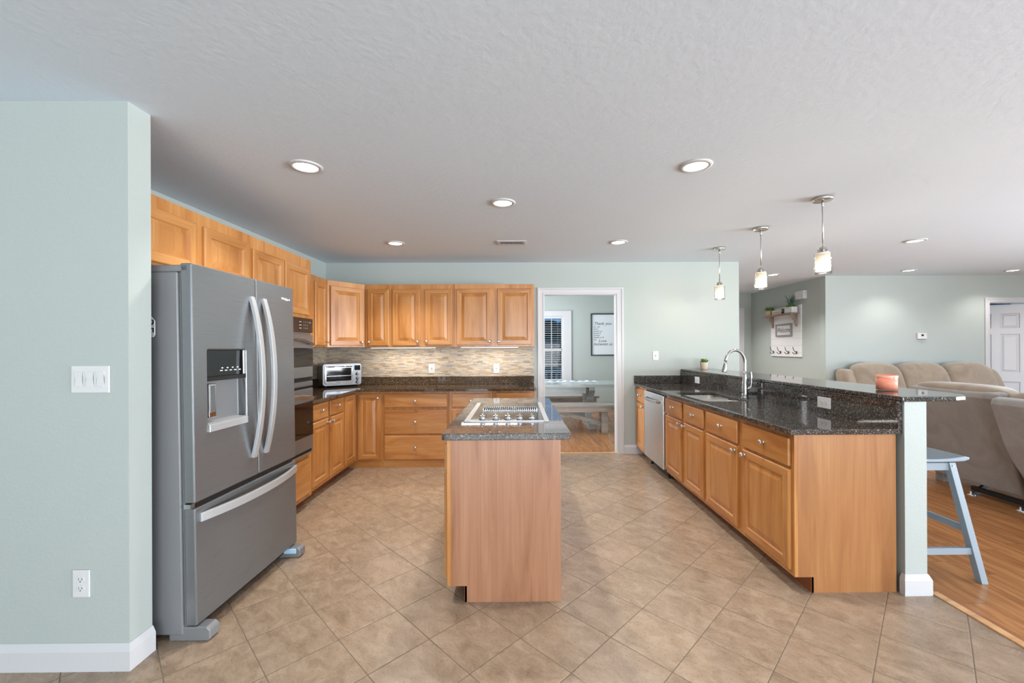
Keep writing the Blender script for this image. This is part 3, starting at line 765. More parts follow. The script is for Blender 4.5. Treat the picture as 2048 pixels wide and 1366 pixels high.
# dispenser
dp = MB()
x0, x1, z0, z1 = .090, .374, .972, 1.236
dp.face([(x0, -.006, z0), (x1, -.006, z0), (x1, -.006, z1), (x0, -.006, z1)])
dp.face([(x0, -.064, z0), (x0, -.006, z0), (x0, -.006, z1), (x0, -.064, z1)]); dp.face([(x1, -.064, z0), (x1, -.006, z0), (x1, -.006, z1), (x1, -.064, z1)])
dp.face([(x0, -.064, z0), (x1, -.064, z0), (x1, -.006, z0), (x0, -.006, z0)])
dp = dp.build('dispenser', M['cavity'], t)
MB().box(x0 + .002, x1 - .02, -.062, -.02, 1.237, 1.370).build('control_panel', M['black_glass'], dp, bev=.002)
MB().box(x1 - .02, x1 - .002, -.064, -.02, 1.237, 1.370).build('panel_edge', M['satin'], dp, bev=.004)
m = MB()
for i in range(5): m.box(x0 + .09 + i * .034, x0 + .108 + i * .034, -.0628, -.062, 1.262, 1.267)
for i in range(4): m.box(x0 + .10 + i * .038, x0 + .112 + i * .038, -.0628, -.062, 1.275, 1.281)
m.build('panel_markings', M['light_ink'], dp)
MB().box(x0 + .001, x1 - .001, -.064, -.008, 1.215, 1.2365).build('nozzle_housing', M['black'], dp)
MB().box(x0 + .035, x0 + .085, -.044, -.034, 1.03, 1.20).build('paddle', M['chrome'], dp, bev=.003)
MB().box(x0 + .043, x0 + .077, -.0455, -.044, 1.055, 1.19).build('paddle_inset', M['steel'], dp)
MB().prism([(-.075, .965), (-.075, 1.0), (-.06, 1.005), (-.006, 1.012), (-.006, .965)], YZ, x0 + .002, x1 - .002)  .build('drip_tray', M['satin'], dp, bev=.002)
m = MB()
text_mb('Whirlpool', .0235, m, lambda x, y, z: (.765 + x, -.0668 - z, 1.70 + y), .0006)
ring = [(.772 + .019 * math.cos(a), -.0668, 1.6985 + .0085 * math.sin(a)) for a in [2 * PI * i / 20 for i in range(21)]]
m.tube(ring, .0008, 5); m.build('lettering', M['light_ink'], dr)
for x in (.0, .73): MB().box(x, x + .12, -.05, .16, 1.742, 1.775).build('hinge_cover', M['steel_side'], t, bev=.006)
for x in (.0, .78):
    MB().prism([(-.004, .0), (.07, .0), (.07, .066), (-.11, .066), (-.125, .05), (-.125, .012), (-.115, .0)], YZ, x + .004, x + .068).build('foot', M['steel_side'], t, bev=.005)
MB().box(.10, .79, -.02, .03, .03, .07).build('base_grille', M['black'], t)
MB().box(-.006, .02, -.05, -.02, .624, .645).build('hinge', M['steel_light'], t)
MB().box(.775, .79, -.10, -.02, .028, .06).build('tape', M['tape'], t, bev=.004)
# magnet on the refrigerator's side
t = thing('fridge_magnet', 'white tag-shaped magnet marked 25 on the refrigerator side', 'magnet', (-1.747, 1.9625, 1.483))
MB().prism([(-.05, -.03), (-.032, -.05), (.042, -.05), (.05, -.04), (.05, .026), (.030, .05), (-.05, .05)], XZ, -.004, 0).build('tag', M['plastic'], t, bev=.001)
m = MB(); text_mb('25', .07, m, lambda x, y, z: (.020 + y, -.0042 - z, -x), .0005); m.build('lettering', M['ink'], t)

# ------------------------------------------------------------------ wall oven (local frame of the tall unit)
t = thing('wall_oven', 'stainless built-in microwave and oven stack in the tall cabinet', 'oven', (TXF, 2.842, 0), (0, 0, R90))
ox0, ox1 = .045, .813
MB().box(ox0 + .01, ox1 - .01, .021, .55, .475, 1.625).build('chassis', M['black'], t)
MB().box(ox0, ox1, -.02, 0, .478, 1.638).build('trim_frame', M['steel'], t, bev=.002)
cp_ = MB().box(ox0 + .004, ox1 - .004, -.04, -.0205, 1.515, 1.636).build('control_panel', M['black_glass'], t, bev=.002)
m = MB()
for r in range(3):
    for k, ch in enumerate(('123', '456', '789')[r]): text_mb(ch, .016, m, lambda x, y, z, k=k, r=r: (.66 + k * .028 + x, -.0402 - z, 1.602 - r * .026 + y), .0003)
    m.box(.585, .62, -.0405, -.04, 1.598 - r * .026, 1.603 - r * .026)
m.box(.74, .775, -.0405, -.04, 1.60, 1.603)
m.build('key_markings', M['light_ink'], cp_)
def oven_door(zb, zt, wb, wt, hz):
    d = MB().box(ox0 + .004, ox1 - .004, -.04, -.0205, zb, zt).build('oven_door', M['steel'], t, bev=.003)
    MB().box(ox0 + .05, ox1 - .006, -.042, -.0405, wb, wt).build('window', M['black_glass'], d)
    MB().bar([(ox0 + .04 + (ox1 - ox0 - .08) * i / 14, -.062 - .02 * (1 - (2 * i / 14 - 1) ** 2), hz - .035 + .045 * (1 - (2 * i / 14 - 1) ** 2)) for i in range(15)], (0, -.5, 1), .013, .007).build('handle', M['steel_light'], d, bev=.003)
    for x in (ox0 + .045, ox1 - .045): MB().box(x - .012, x + .012, -.062, -.04, hz - .045, hz - .02).build('handle_mount', M['steel'], d)
    return d
oven_door(1.135, 1.498, 1.226, 1.384, 1.45)
MB().box(ox0 + .004, ox1 - .004, -.038, -.0205, 1.06, 1.10).build('middle_panel', M['steel'], t, bev=.002)
MB().box(ox0 + .006, ox1 - .006, -.03, -.0205, 1.101, 1.134).build('dark_gap_strip', M['dark_slot'], t)  # near-black strips paint the dark gaps between the oven's panels
MB().box(ox0 + .006, ox1 - .006, -.03, -.0205, 1.040, 1.059).build('dark_gap_strip', M['dark_slot'], t)
oven_door(.515, 1.038, .635, .925, .985)
MB().box(ox0 + .006, ox1 - .006, -.028, -.0205, .495, .514).build('dark_gap_strip', M['dark_slot'], t)
MB().box(ox0, ox1, -.045, -.0205, .480, .494).build('bottom_trim', M['steel_light'], t, bev=.002)

# ------------------------------------------------------------------ dishwasher
t = thing('dishwasher', 'stainless dishwasher built into the peninsula beside the sink cabinet', 'dishwasher', (PXF, 4.962, 0), (0, 0, RM))
MB().box(.005, .657, .0, .56, .10, .872).build('tub', M['black'], t)
d = MB().box(.006, .650, -.030, -.001, .10, .868).build('door', M['steel_v'], t, bev=.005, seg=3)
MB().bar([(.08 + .49 * i / 12, -.035 - .04 * (1 - (2 * i / 12 - 1) ** 4), .79) for i in range(13)], (0, 0, 1), .014, .008).build('handle', M['steel_light'], d, bev=.003)
MB().box(.01, .647, .06, .075, .012, .098).build('toe_panel', M['black'], t)
for x in (.04, .60): MB().lathe([(.018, 0), (.018, .012), (.008, .014), (.008, .10)], c=(x, .05, 0), n=12).build('levelling_foot', M['black'], t)

# ------------------------------------------------------------------ toaster oven
t = thing('toaster_oven', 'polished chrome toaster oven angled in the corner of the countertop', 'toaster oven', (-2.29, 4.90, .914), (0, 0, rad(40)))
W_, H_, DP = .45, .285, .20
MB().prism(rrect(0, W_, .022, H_, .03, 5), XZ, 0, DP).build('shell', M['steel'], t, bev=.004)
MB().prism(rrect(.002, W_ - .002, .024, H_ - .002, .028, 5), XZ, -.008, 0).build('front_plate', M['steel'], t)
d = MB().holed(rrect(.02, .345, .045, H_ - .02, .02, 4), rrect(.04, .325, .078, H_ - .052, .008, 3), XZ, -.018, -.008).build('glass_door', M['toaster'], t, bev=.002)
MB().box(.035, .33, -.012, -.0085, .072, H_ - .048).build('window', M['black_glass'], d)
MB().tube([(.04, -.05, H_ - .035), (.325, -.05, H_ - .035)], .008, 10).build('handle', M['toaster'], d)
for x in (.05, .315): MB().tube([(x, -.018, H_ - .035), (x, -.05, H_ - .035)], .006, 8).build('handle_post', M['toaster'], d)
MB().box(.045, .32, -.0125, -.012, .135, .142).build('rack', M['toaster'], d)
MB().box(.365, .435, -.012, -.008, H_ - .085, H_ - .025).build('display', M['black_glass'], t)
for z in (.155, .10, .055):
    MB().lathe([(.021, -.008), (.021, -.012), (.017, -.014), (.015, -.032), (.012, -.034)], c=(.40, 0, z), axis='y', n=18).build('dial', M['toaster'], t)
for x, y in ((.04, .03), (.41, .03), (.04, .17), (.41, .17)): MB().lathe([(.015, 0), (.015, .022)], c=(x, y, 0), n=12).build('foot', M['black'], t)
m = MB(); m.tube([(.155 + .022 * math.cos(a) + .02, -.0188, .060 + .009 * math.sin(a)) for a in [2 * PI * i / 18 for i in range(19)]], .001, 5)
text_mb('OSTER', .011, m, lambda x, y, z: (.175 + x, -.0188 - z, .060 + y), .0004); m.build('emblem', M['black'], d)

# wire basket
m = MB((.06, 5.1, .914)); bx, by, bz = .075, 5.10, .914
for r, z in ((.055, .004), (.075, .03), (.098, .07), (.115, .115)):
    m.tube([(bx + r * math.cos(2 * PI * i / 28), by + r * math.sin(2 * PI * i / 28), bz + z) for i in range(29)], .0017 if z < .1 else .0025, 6)
for i in range(16):
    a = 2 * PI * i / 16; m.tube([(bx + r * math.cos(a + q), by + r * math.sin(a + q), bz + z) for r, z, q in ((.02, .003, 0), (.055, .004, .05), (.075, .03, .12), (.098, .07, .2), (.115, .115, .28))], .0015, 5)
tag(m.build('wire_basket', M['iron']), 'round dark wire basket on the back countertop near the doorway', 'basket')

# ------------------------------------------------------------------ plates, switches, outlets
def plate(name, label, cat, loc, rot, w, h, kind, group='wall plates', gangs=1, mat=None):
    t = thing(name, label, cat, loc, rot, group)
    MB().box(-w / 2, w / 2, -.006, 0, -h / 2, h / 2).build('cover_plate', mat or M['plastic'], t, bev=.003)
    if kind == 'duplex':
        for s in (-1, 1):
            horizontal = w > h
            cx, cz = (s * .0195, 0) if horizontal else (0, s * .0195)
            r = MB().lathe([(.0165, -.006), (.0165, -.0085)], c=(cx, 0, cz), axis='y', n=20).build('receptacle', M['plastic'], t)
            m = MB()
            for q in (-1, 1):
                if horizontal: m.box(cx - .0045, cx + .0045, -.0088, -.0084, cz + q * .0065 - .001, cz + q * .0065 + .001)
                else: m.box(cx + q * .0065 - .001, cx + q * .0065 + .001, -.0088, -.0084, cz - .0045 + .002, cz + .0045 + .002)
            m.lathe([(.0026, -.0084), (.0026, -.0088)], c=(cx + (.0105 if horizontal else 0), 0, cz - (0 if horizontal else .0085)), axis='y', n=10)
            m.build('slots', M['black'], r)
    elif kind == 'rocker':
        for g_ in range(gangs):
            cx = (g_ - (gangs - 1) / 2) * .046
            MB().prism([(-.0062, -.033), (-.0095, -.033), (-.0075, 0), (-.0115, .033), (-.0062, .033)], YZ, cx - .0165, cx + .0165).build('rocker', M['plastic'], t, bev=.001)
    elif kind == 'toggle':
        MB().prism([(-.006, -.009), (-.010, -.008), (-.019, .010), (-.013, .013), (-.006, .006)], YZ, -.0045, .0045).build('toggle', M['plastic'], t, bev=.001)
    elif kind == 'gfci':
        MB().box(-.0165, .0165, -.0085, -.006, -.033, .033).build('receptacle', M['plastic'], t, bev=.001)
        m = MB()
        for z in (-.02, .02):
            for q in (-1, 1): m.box(q * .006 - .001, q * .006 + .001, -.0089, -.0084, z - .004, z + .004)
        m.box(-.006, .006, -.0092, -.0084, .0015, .006); m.box(-.006, .006, -.0092, -.0084, -.006, -.0015)
        m.build('slots', M['black'], t)
    return t
plate('switch_plate', 'white triple-rocker switch plate on the sage wall beside the refrigerator', 'light switch', (-1.836, 1.806, 1.248), (0, 0, 0), .163, .117, 'rocker', gangs=3)
plate('wall_outlet', 'white duplex outlet low on the sage wall beside the refrigerator', 'outlet', (-1.878, 1.806, .37), (0, 0, 0), .073, .117, 'duplex')
plate('wall_outlet', 'white outlet on the stone backsplash nearer the toaster oven', 'outlet', (-1.105, 5.371, 1.118), (0, 0, 0), .082, .122, 'gfci')
plate('wall_outlet', 'white outlet on the stone backsplash nearer the wire basket', 'outlet', (-.272, 5.371, 1.116), (0, 0, 0), .080, .126, 'gfci')
plate('switch_plate', 'single white toggle switch on the wall above the peninsula end', 'light switch', (1.797, WB, 1.268), (0, 0, 0), .076, .122, 'toggle')
plate('wall_outlet', 'white outlet lying sideways on the granite riser at the open end', 'outlet', (2.1165, 2.85, .988), (0, 0, RM), .122, .076, 'duplex')
plate('wall_outlet', 'white outlet lying sideways on the granite riser beyond the faucet', 'outlet', (2.1165, 4.87, .99), (0, 0, RM), .122, .076, 'duplex')

# ------------------------------------------------------------------ ceiling fittings
def downlight(label, x, y, warm, power, cone=115, col=(1, .9, .76)):
    z = CEIL(y); t = thing('recessed_ceiling_light', label, 'ceiling light', (x, y, z), (rad(.63), 0, 0), 'recessed ceiling lights')
    MB().lathe([(.066, -.004), (.070, -.010), (.090, -.006), (.094, 0), (.066, 0)], n=36, cap=False).build('trim_ring', M['trim'], t, smooth=True)
    MB().lathe([(.067, -.0045), (.067, -.0035)], n=36).build('lens', M['lens_warm'] if warm else M['lens'], t)
    l = bpy.data.lights.new('downlight_lamp', 'SPOT'); l.energy = power; l.color = col; l.spot_size = rad(cone); l.spot_blend = .7; l.shadow_soft_size = .06
    o = bpy.data.objects.new('downlight_lamp', l); C.objects.link(o); o.parent = t; o.location = (0, 0, -.02)
    return t
WARM, NEUT = (1, .84, .64), (1, .95, .89)
downlight('recessed light over the aisle in front of the refrigerator', -1.244, 2.464, False, 60, col=NEUT)
downlight('recessed light over the aisle between island and open peninsula end', 1.067, 2.46, False, 60, col=NEUT)
downlight('recessed light directly above the island cooktop', -.102, 3.10, True, 80, col=NEUT)
downlight('recessed light in front of the back wall cabinets', -1.262, 4.332, True, 80, col=NEUT)
downlight('recessed light in front of the doorway, past the ceiling vent', 1.058, 4.314, False, 60, col=NEUT)
downlight('warm recessed light over the living room, nearest of three to the bar', 4.143, 4.283, True, 26, col=NEUT)
downlight('warm recessed light over the sofa near the thermostat wall', 5.753, 6.057, True, 24, 125, NEUT)
downlight('warm recessed light over the sofa near the panelled door', 7.33, 6.085, True, 24, 125, NEUT)
downlight('recessed light at the mouth of the hallway, behind the middle pendant', 3.962, 6.397, False, 105, 125, (1, .975, .95))
downlight('added recessed light deep in the hallway, hidden from the kitchen by its back wall', 3.9, 8.0, False, 105, 125, (1, .975, .95))  # unseen fixture added to brighten the hall wall
# supply vent
t = thing('ceiling_vent', 'white slotted supply vent in the kitchen ceiling', 'vent', (-.055, 4.325, CEIL(4.325)), (rad(.63), 0, 0))
MB().holed([(-.15, -.085), (.15, -.085), (.15, .085), (-.15, .085)], [(-.12, -.055), (.12, -.055), (.12, .055), (-.12, .055)], XY, -.008, 0).build('frame', M['trim'], t, bev=.003)
MB().box(-.12, .12, -.055, .055, -.0015, 0).build('duct_opening', M['dark_slot'], t)
m = MB()
for i in range(16): m.box(-.118 + i * .0152, -.118 + i * .0152 + .007, -.055, .055, -.007, -.0015)
m.build('louvers', M['trim'], t)
# pendants
def pendant(label, x, y):
    z = CEIL(y); zb = 1.902; t = thing('pendant_light', label, 'pendant light', (x, y, z), (0, 0, 0), 'pendant lights over the bar')
    b = zb - z
    MB().lathe([(.065, 0), (.065, -.018), (.061, -.022), (.012, -.022)], n=32).build('canopy', M['nickel'], t)
    MB().tube([(0, 0, -.02), (0, 0, b + .19)], .0055, 10).build('stem', M['nickel'], t)
    MB().lathe([(.009, -.022), (.009, -.06), (.0065, -.065)], n=14).build('stem_collar', M['nickel'], t)
    MB().lathe([(.044, b + .152), (.044, b + .158), (.022, b + .160), (.022, b + .195), (.010, b + .200)], n=24).build('socket_cap', M['nickel'], t)
    for a in (0, 120, 240): MB().tube([(.032 * math.cos(rad(a)), .032 * math.sin(rad(a)), b + .156), (.032 * math.cos(rad(a)), .032 * math.sin(rad(a)), b + .185)], .005, 8).build('cap_screw', M['nickel'], t)
    s = MB().lathe([(.0535, b), (.0535, b + .150)], n=36, cap=False).build('glass_shade', M['shade_glass'], t)
    sm = s.modifiers.new('thick', 'SOLIDIFY'); sm.thickness = .0035
    MB().lathe([(.046, b + .024), (.046, b + .150)], n=32, cap=False).build('frosted_liner', M['frost'], t)
    MB().puff((0, 0, b + .075), (.055, .055, .06), 2, 8).build('bulb', M['bulb'], t)
    l = bpy.data.lights.new('pendant_lamp', 'POINT'); l.energy = 6.5; l.color = (1, .8, .55); l.shadow_soft_size = .03
    o = bpy.data.objects.new('pendant_lamp', l); C.objects.link(o); o.parent = t; o.location = (0, 0, b - .02)
    return t
pendant('pendant with lit glass shade closest to the clipped bar corner', 2.232, 3.012)
pendant('middle lit glass pendant of the three over the bar', 2.24, 3.795)
pendant('lit glass pendant over the bar end at the back wall', 2.25, 4.598)
# under-cabinet lights
def strip(label, x0, x1, y):
    t = thing('under_cabinet_light', label, 'light strip', ((x0 + x1) / 2, y, UZ0), (0, 0, 0), 'under-cabinet lights')
    w = (x1 - x0) / 2
    MB().box(-w, w, -.02, .02, -.012, 0).build('housing', M['plastic'], t, bev=.002)
    MB().box(-w + .01, w - .01, -.008, .008, -.0135, -.012).build('diffuser', M['strip'], t)
    l = bpy.data.lights.new('strip_lamp', 'AREA'); l.shape = 'RECTANGLE'; l.size = 2 * w - .02; l.size_y = .03; l.energy = 3.9 * 2 * w; l.color = (1, .92, .80)
    o = bpy.data.objects.new('strip_lamp', l); C.objects.link(o); o.parent = t; o.location = (0, 0, -.016)
strip('slim lit strip under the middle back wall cabinets', -1.80, -1.0, 5.12)
strip('slim lit strip under the back wall cabinet by the doorway', -.70, .02, 5.12)

# ------------------------------------------------------------------ things on the bar
t = thing('candle_jar', 'round coral glass candle jar standing on the raised bar top', 'candle', (2.345, 2.62, 1.0955))
MB().lathe([(0, 0), (.050, 0), (.0545, .004), (.0545, .081)], n=40, cap=False).build('jar', M['jar'], t)
MB().lathe([(.0, .004), (.0535, .004), (.0535, .088), (.0, .087)], n=36, cap=False).build('wax', M['wax'], t)
for x, y in ((-.015, .01), (.017, .006)): MB().tube([(x, y, .086), (x, y, .093)], .0012, 6).build('wick', M['black'], t)
MB().lathe([(.0552, .080), (.056, .083), (.056, .095), (.0548, .097), (.0535, .095)], n=40, cap=False).build('rim', M['coral_glass'], t)
def leafball(m, c, r, n, size, up=.6, seed=1):
    rn = random.Random(seed)
    for i in range(n):
        a = rn.uniform(0, 2 * PI); e = rn.uniform(.1, 1.3); d = Vector((math.cos(a) * math.cos(e), math.sin(a) * math.cos(e), math.sin(e) * up + .15)).normalized()
        L = r * rn.uniform(.7, 1.1); b = Vector(c) + d * r * .1; tip = Vector(c) + d * L; s = d.cross(Vector((0, 0, 1)));
        s = s.normalized() * size if s.length > .01 else Vector((size, 0, 0)); q = b.lerp(tip, .55); up_ = d.cross(s).normalized() * size * .5
        vs = [m.b.verts.new(v - m.o) for v in (b, q + s + up_, tip, q - s + up_, q - up_ * .6)]
        for f in ((0, 1, 4), (1, 2, 4), (2, 3, 4), (3, 0, 4), (0, 3, 1), (1, 3, 2)): m.b.faces.new([vs[k] for k in f])
    return m
t = thing('potted_succulent', 'small succulent in a pale pot at the back-wall end of the bar', 'potted plant', (2.36, 5.24, 1.0955))
MB().lathe([(.036, 0), (.040, .005), (.048, .085), (.0505, .09), (.046, .09), (.044, .075), (0, .075)], n=24, cap=False).build('pot', M['pot'], t)
leafball(MB(), (0, 0, .08), .07, 34, .011, .8, 3).build('foliage', M['leaf'], t)

# ------------------------------------------------------------------ bar stool
t = thing('bar_stool', 'blue-grey painted wooden saddle stool under the bar overhang', 'stool', (2.48, 2.575, 0))
m = MB(); n = 14; prof_t = []; prof_b = []
for i in range(n + 1):
    u = -.215 + .43 * i / n; s = (u / .215) ** 2
    prof_t.append((u, .700 + .022 * s - (.012 if abs(u) > .2 else 0))); prof_b.append((u, .680 + .008 * s - (0 if abs(u) < .2 else -.008)))
m.prism(prof_t + prof_b[::-1], XZ, -.12, .12); m.build('seat', M['stool'], t, bev=.008, seg=3)
def leg(sx, sy):
    top = Vector((sx * .125, sy * .085, .675)); bot = Vector((sx * .208, sy * .185, 0))
    m = MB(); w = .019
    A = [m.v(bot + Vector((a * w, b * w, 0))) for a, b in ((-1, -1), (1, -1), (1, 1), (-1, 1))]; B = [m.v(top + Vector((a * w, b * w, 0))) for a, b in ((-1, -1), (1, -1), (1, 1), (-1, 1))]
    m.b.faces.new(A); m.b.faces.new(B)
    for i in range(4): m.b.faces.new((A[i], A[(i + 1) % 4], B[(i + 1) % 4], B[i]))
    m.build('leg', M['stool'], t, bev=.002)
    def at(z): return bot.lerp(top, z / .675)
    return at
L = {(sx, sy): leg(sx, sy) for sx in (-1, 1) for sy in (-1, 1)}
for sy in (-1, 1):
    MB().bar([L[(-1, sy)](.175), L[(1, sy)](.175)], (0, 0, 1), .019, .009).build('stretcher', M['stool'], t)
    a, b = L[(-1, sy)](.65), L[(1, sy)](.65)
    MB().bar([a, b], (0, 0, 1), .022, .009).build('apron', M['stool'], t)
for sx in (-1, 1):
    MB().bar([L[(sx, -1)](.29), L[(sx, 1)](.29)], (0, 0, 1), .019, .009).build('stretcher', M['stool'], t)
m = MB(); p = L[(1, -1)](.655); m.lathe([(.006, 0), (.006, -.003)], c=p + Vector((0, -.019, 0)), axis='y', n=12); m.build('bolt_cap', M['plastic'], t)

# ------------------------------------------------------------------ hall wall things: local x runs towards the camera along the wall
def hall(y): return (HX0 + (y - HY0) * math.tan(HA), y)
HR = -R90 - HA
def hx(y, y_ref): return (y_ref - y) / math.cos(HA)
yr = 7.62; X_, Y_ = hall(yr)
t = thing('coat_rack', 'white shiplap wall rack with a wood shelf and four black hooks', 'coat rack', (X_, Y_, 0), (0, 0, HR))
MB().box(-.45, .50, -.02, 0, 1.20, 2.11).build('board', M['shiplap'], t, bev=.003)
MB().box(-.50, .47, -.165, -.02, 1.955, 1.977).build('shelf', M['barn'], t, bev=.002)
for x in (-.36, .385):
    MB().prism([(-.02, 1.955), (-.14, 1.955), (-.14, 1.93), (-.105, 1.91), (-.09, 1.865), (-.065, 1.85), (-.055, 1.80), (-.045, 1.74), (-.02, 1.74)], YZ, x - .02, x + .02).build('bracket', M['barn_v'], t, bev=.003)
for x in (-.35, -.115, .135, .375):
    hk = MB().box(x - .013, x + .013, -.026, -.02, 1.255, 1.30).build('hook', M['iron'], t, bev=.002)
    MB().tube([(x, -.025, 1.285), (x, -.045, 1.29), (x, -.07, 1.315), (x, -.085, 1.365), (x, -.09, 1.375)], .0055, 8).build('upper_prong', M['iron'], hk)
    MB().tube([(x, -.025, 1.275), (x, -.04, 1.255), (x, -.065, 1.25), (x, -.085, 1.265), (x, -.09, 1.285)], .0055, 8).build('lower_prong', M['iron'], hk)
t = thing('welcome_sign', 'small grey-framed Welcome sign hung on the white shiplap rack', 'sign', (X_, Y_, 1.685), (0, 0, HR))
MB().holed([(-.25, -.115), (.25, -.115), (.25, .115), (-.25, .115)], [(-.222, -.087), (.222, -.087), (.222, .087), (-.222, .087)], XZ, -.045, -.0205).build('frame', M['grey_frame'], t, bev=.003)
MB().box(-.224, .224, -.032, -.0205, -.09, .09).build('panel', M['plastic'], t)
m = MB(); text_mb('Welcome', .125, m, lambda x, y, z: (x * .88, -.0325 - z, y * 1.1), .0006, .25); m.build('lettering', M['ink'], t)
def on_hall(y, out): x, yy = hall(y); return (x - out * math.cos(HA), yy + out * math.sin(HA))
x, y = on_hall(7.99, .092)
t = thing('potted_succulent', 'leafy green succulent in a tan pot on the hall shelf', 'potted plant', (x, y, 1.978))
MB().lathe([(.05, 0), (.055, .005), (.062, .10), (.056, .10), (.052, .085), (0, .085)], n=24, cap=False).build('pot', M['pot2'], t)
leafball(MB(), (0, 0, .09), .10, 60, .02, .6, 5).build('foliage', M['leaf'], t)
x, y = on_hall(7.63, .10)
t = thing('box_sign', 'long pale wooden block sign between the plants on the hall shelf', 'sign', (x, y, 1.978), (0, 0, HR))
MB().box(-.21, .21, -.02, .02, 0, .085).build('block', M['pot'], t, bev=.002)
m = MB()
for i in range(11): m.box(-.17 + i * .031, -.15 + i * .031, -.0208, -.02, .035, .043)
m.build('lettering', M['ink'], t)
x, y = on_hall(7.28, .092)
t = thing('potted_plant', 'spiky blue-green plant in a whitewashed planter on the hall shelf', 'potted plant', (x, y, 1.978), (0, 0, HR))
MB().box(-.12, .10, -.05, .05, 0, .10).build('planter', M['shiplap'], t, bev=.003)
m = leafball(MB(), (-.01, 0, .09), .11, 50, .012, .5, 8)
m.build('foliage', M['leaf'], t)
m = MB(); rn = random.Random(4)
for i in range(34):
    a = rn.uniform(0, 2 * PI); r = rn.uniform(.06, .15); h_ = rn.uniform(.14, .27)
    m.tube([(0, 0, .09), (r * .4 * math.cos(a), r * .4 * math.sin(a) * .6, .09 + h_ * .5), (r * math.cos(a), r * math.sin(a) * .6, .06 + h_)], [.004, .005, .001], 5)
m.build('fronds', M['leaf_dark'], t)
x, y = on_hall(7.435, .145)
tag(MB((x, y, 1.978)).lathe([(.024, 0), (.028, .02), (.012, .04), (.026, .065), (.022, .08)], c=(x, y, 1.978), n=14).build('metal_ornament', M['iron']), 'tiny dark metal ornament beside the block sign on the hall shelf', 'ornament')
x, y = hall(7.10)
t = thing('door_chime', 'white rectangular door chime box high on the hall wall', 'door chime', (x, y, 2.265), (0, 0, HR))
MB().box(-.115, .115, -.065, 0, -.07, .07).build('cover', M['plastic'], t, bev=.006)
MB().lathe([(.008, 0), (.008, .002)], c=(.1155, -.03, .03), axis='x', n=12).build('screw', M['nickel'], t)
# thermostat
t = thing('thermostat', 'small white thermostat with a dark display on the living room wall', 'thermostat', (6.395, 6.53, 1.535))
MB().box(-.075, .075, -.028, 0, -.045, .052).build('cover', M['plastic'], t, bev=.006)
MB().box(-.022, .018, -.0285, -.028, .002, .03).build('display', M['black_glass'], t)
MB().box(-.06, .04, -.03, -.0, -.05, -.0455).build('lower_edge', M['mid_grey'], t)
m = MB()
for z in (.02, -.005): m.box(.052, .064, -.031, -.028, z, z + .012)
m.build('buttons', M['plastic'], t)

# ------------------------------------------------------------------ sofa along the far wall
t = thing('sofa', 'taupe suede three-seat sofa against the far living room wall', 'sofa', (6.17, 6.0, 0))
SB = M['suede']
def lean(w, v): return (w.x, w.y + .13 * v.z + .05 * v.z, w.z)
MB().puff((0, .02, .24), (2.25, .92, .40), 9).build('base', SB, t)
MB().puff((0, .37, .55), (2.20, .20, .90), 7, warp=lambda w, v: (w.x, w.y + .03 * v.z, w.z)).build('back_frame', SB, t)
for i in range(3):
    cx = -.70 + .70 * i
    MB().puff((cx, -.08, .46), (.70, .62, .20), 5).build('seat_cushion', SB, t)
    MB().puff((cx, .26, .80), (.72, .26, .62), 4, warp=lambda w, v: (w.x, w.y + .10 * v.z, w.z + .02 * (1 - v.x * v.x))).build('back_cushion', SB, t)
for s in (-1, 1):
    MB().puff((s * 1.13, -.05, .40), (.20, .88, .50), 5).build('arm', SB, t)
    MB().puff((s * 1.10, .31, .74), (.19, .26, .58), 4, warp=lambda w, v: (w.x, w.y + .10 * v.z, w.z)).build('back_wing', SB, t)
for x in (-1.05, 1.05):
    for y in (-.38, .40): MB().lathe([(.03, 0), (.035, .06)], c=(x, y, 0), n=12).build('foot', M['black'], t)
# reclining loveseat seen from behind
t = thing('reclining_loveseat', 'taupe suede reclining loveseat with its flat back to the kitchen', 'loveseat', (4.28, 3.40, 0))
SK = M['suede_back']
def backpanel(y0, y1, xb, xt, zb, zt, dep, cut=0.0, name='back_panel'):
    # slab leaning outwards: profile in x-z swept along y; cut draws the lower part of the y1 side away in a curve
    prof = [(0, 0), (.12, 0), (.26, 0), (.4, 0), (.55, 0), (.75, 0), (.93, 0), (.985, .03), (1, .09)]
    m = MB(); A = []; B = []
    out = [(xb + (xt - xb) * u + d, zb + (zt - zb) * u) for u, d in prof] + [(xt + dep, zt - .02), (xb + dep + .08, zb)]
    for x, z in out:
        u = (z - zb) / (zt - zb); c = cut * max(0, 1 - u / .42) ** .6 if u < .42 else 0
        A.append(m.v((x, y0, z))); B.append(m.v((x, y1 - c, z)))
    n = len(out); m.b.faces.new(A); m.b.faces.new(B[::-1])
    for i in range(n): m.b.faces.new((A[i], B[i], B[(i + 1) % n], A[(i + 1) % n]))
    return m.build(name, SK, t, bev=.02, seg=3, ang=50)
backpanel(.045, .82, -.04, -.30, .10, .985, .20)
backpanel(-.80, .025, -.10, -.38, .10, .955, .20, .10)
MB().box(.0, .5, -.10, .06, .12, .46).build('mechanism_gap_dark', M['black'], t)  # black box stands for the mechanism and the shade in the gap
for cy, zt in ((.44, 1.01), (-.38, .99)):
    MB().puff((-.13, cy, zt - .10), (.26, .80, .24), 4).build('head_cushion', SB, t)
MB().puff((.02, .93, .70), (.75, .22, .25), 4).build('arm_pad', SB, t)
MB().puff((.26, .93, .40), (.82, .20, .56), 6).build('arm', SK, t)
MB().puff((.26, -.93, .40), (.82, .20, .56), 6).build('arm', SK, t)
for cy in (.42, -.40): MB().puff((.32, cy, .42), (.70, .76, .24), 5).build('seat_cushion', SB, t)
MB().box(.02, .64, -.80, .82, .10, .34).build('seat_base', SK, t, bev=.02)
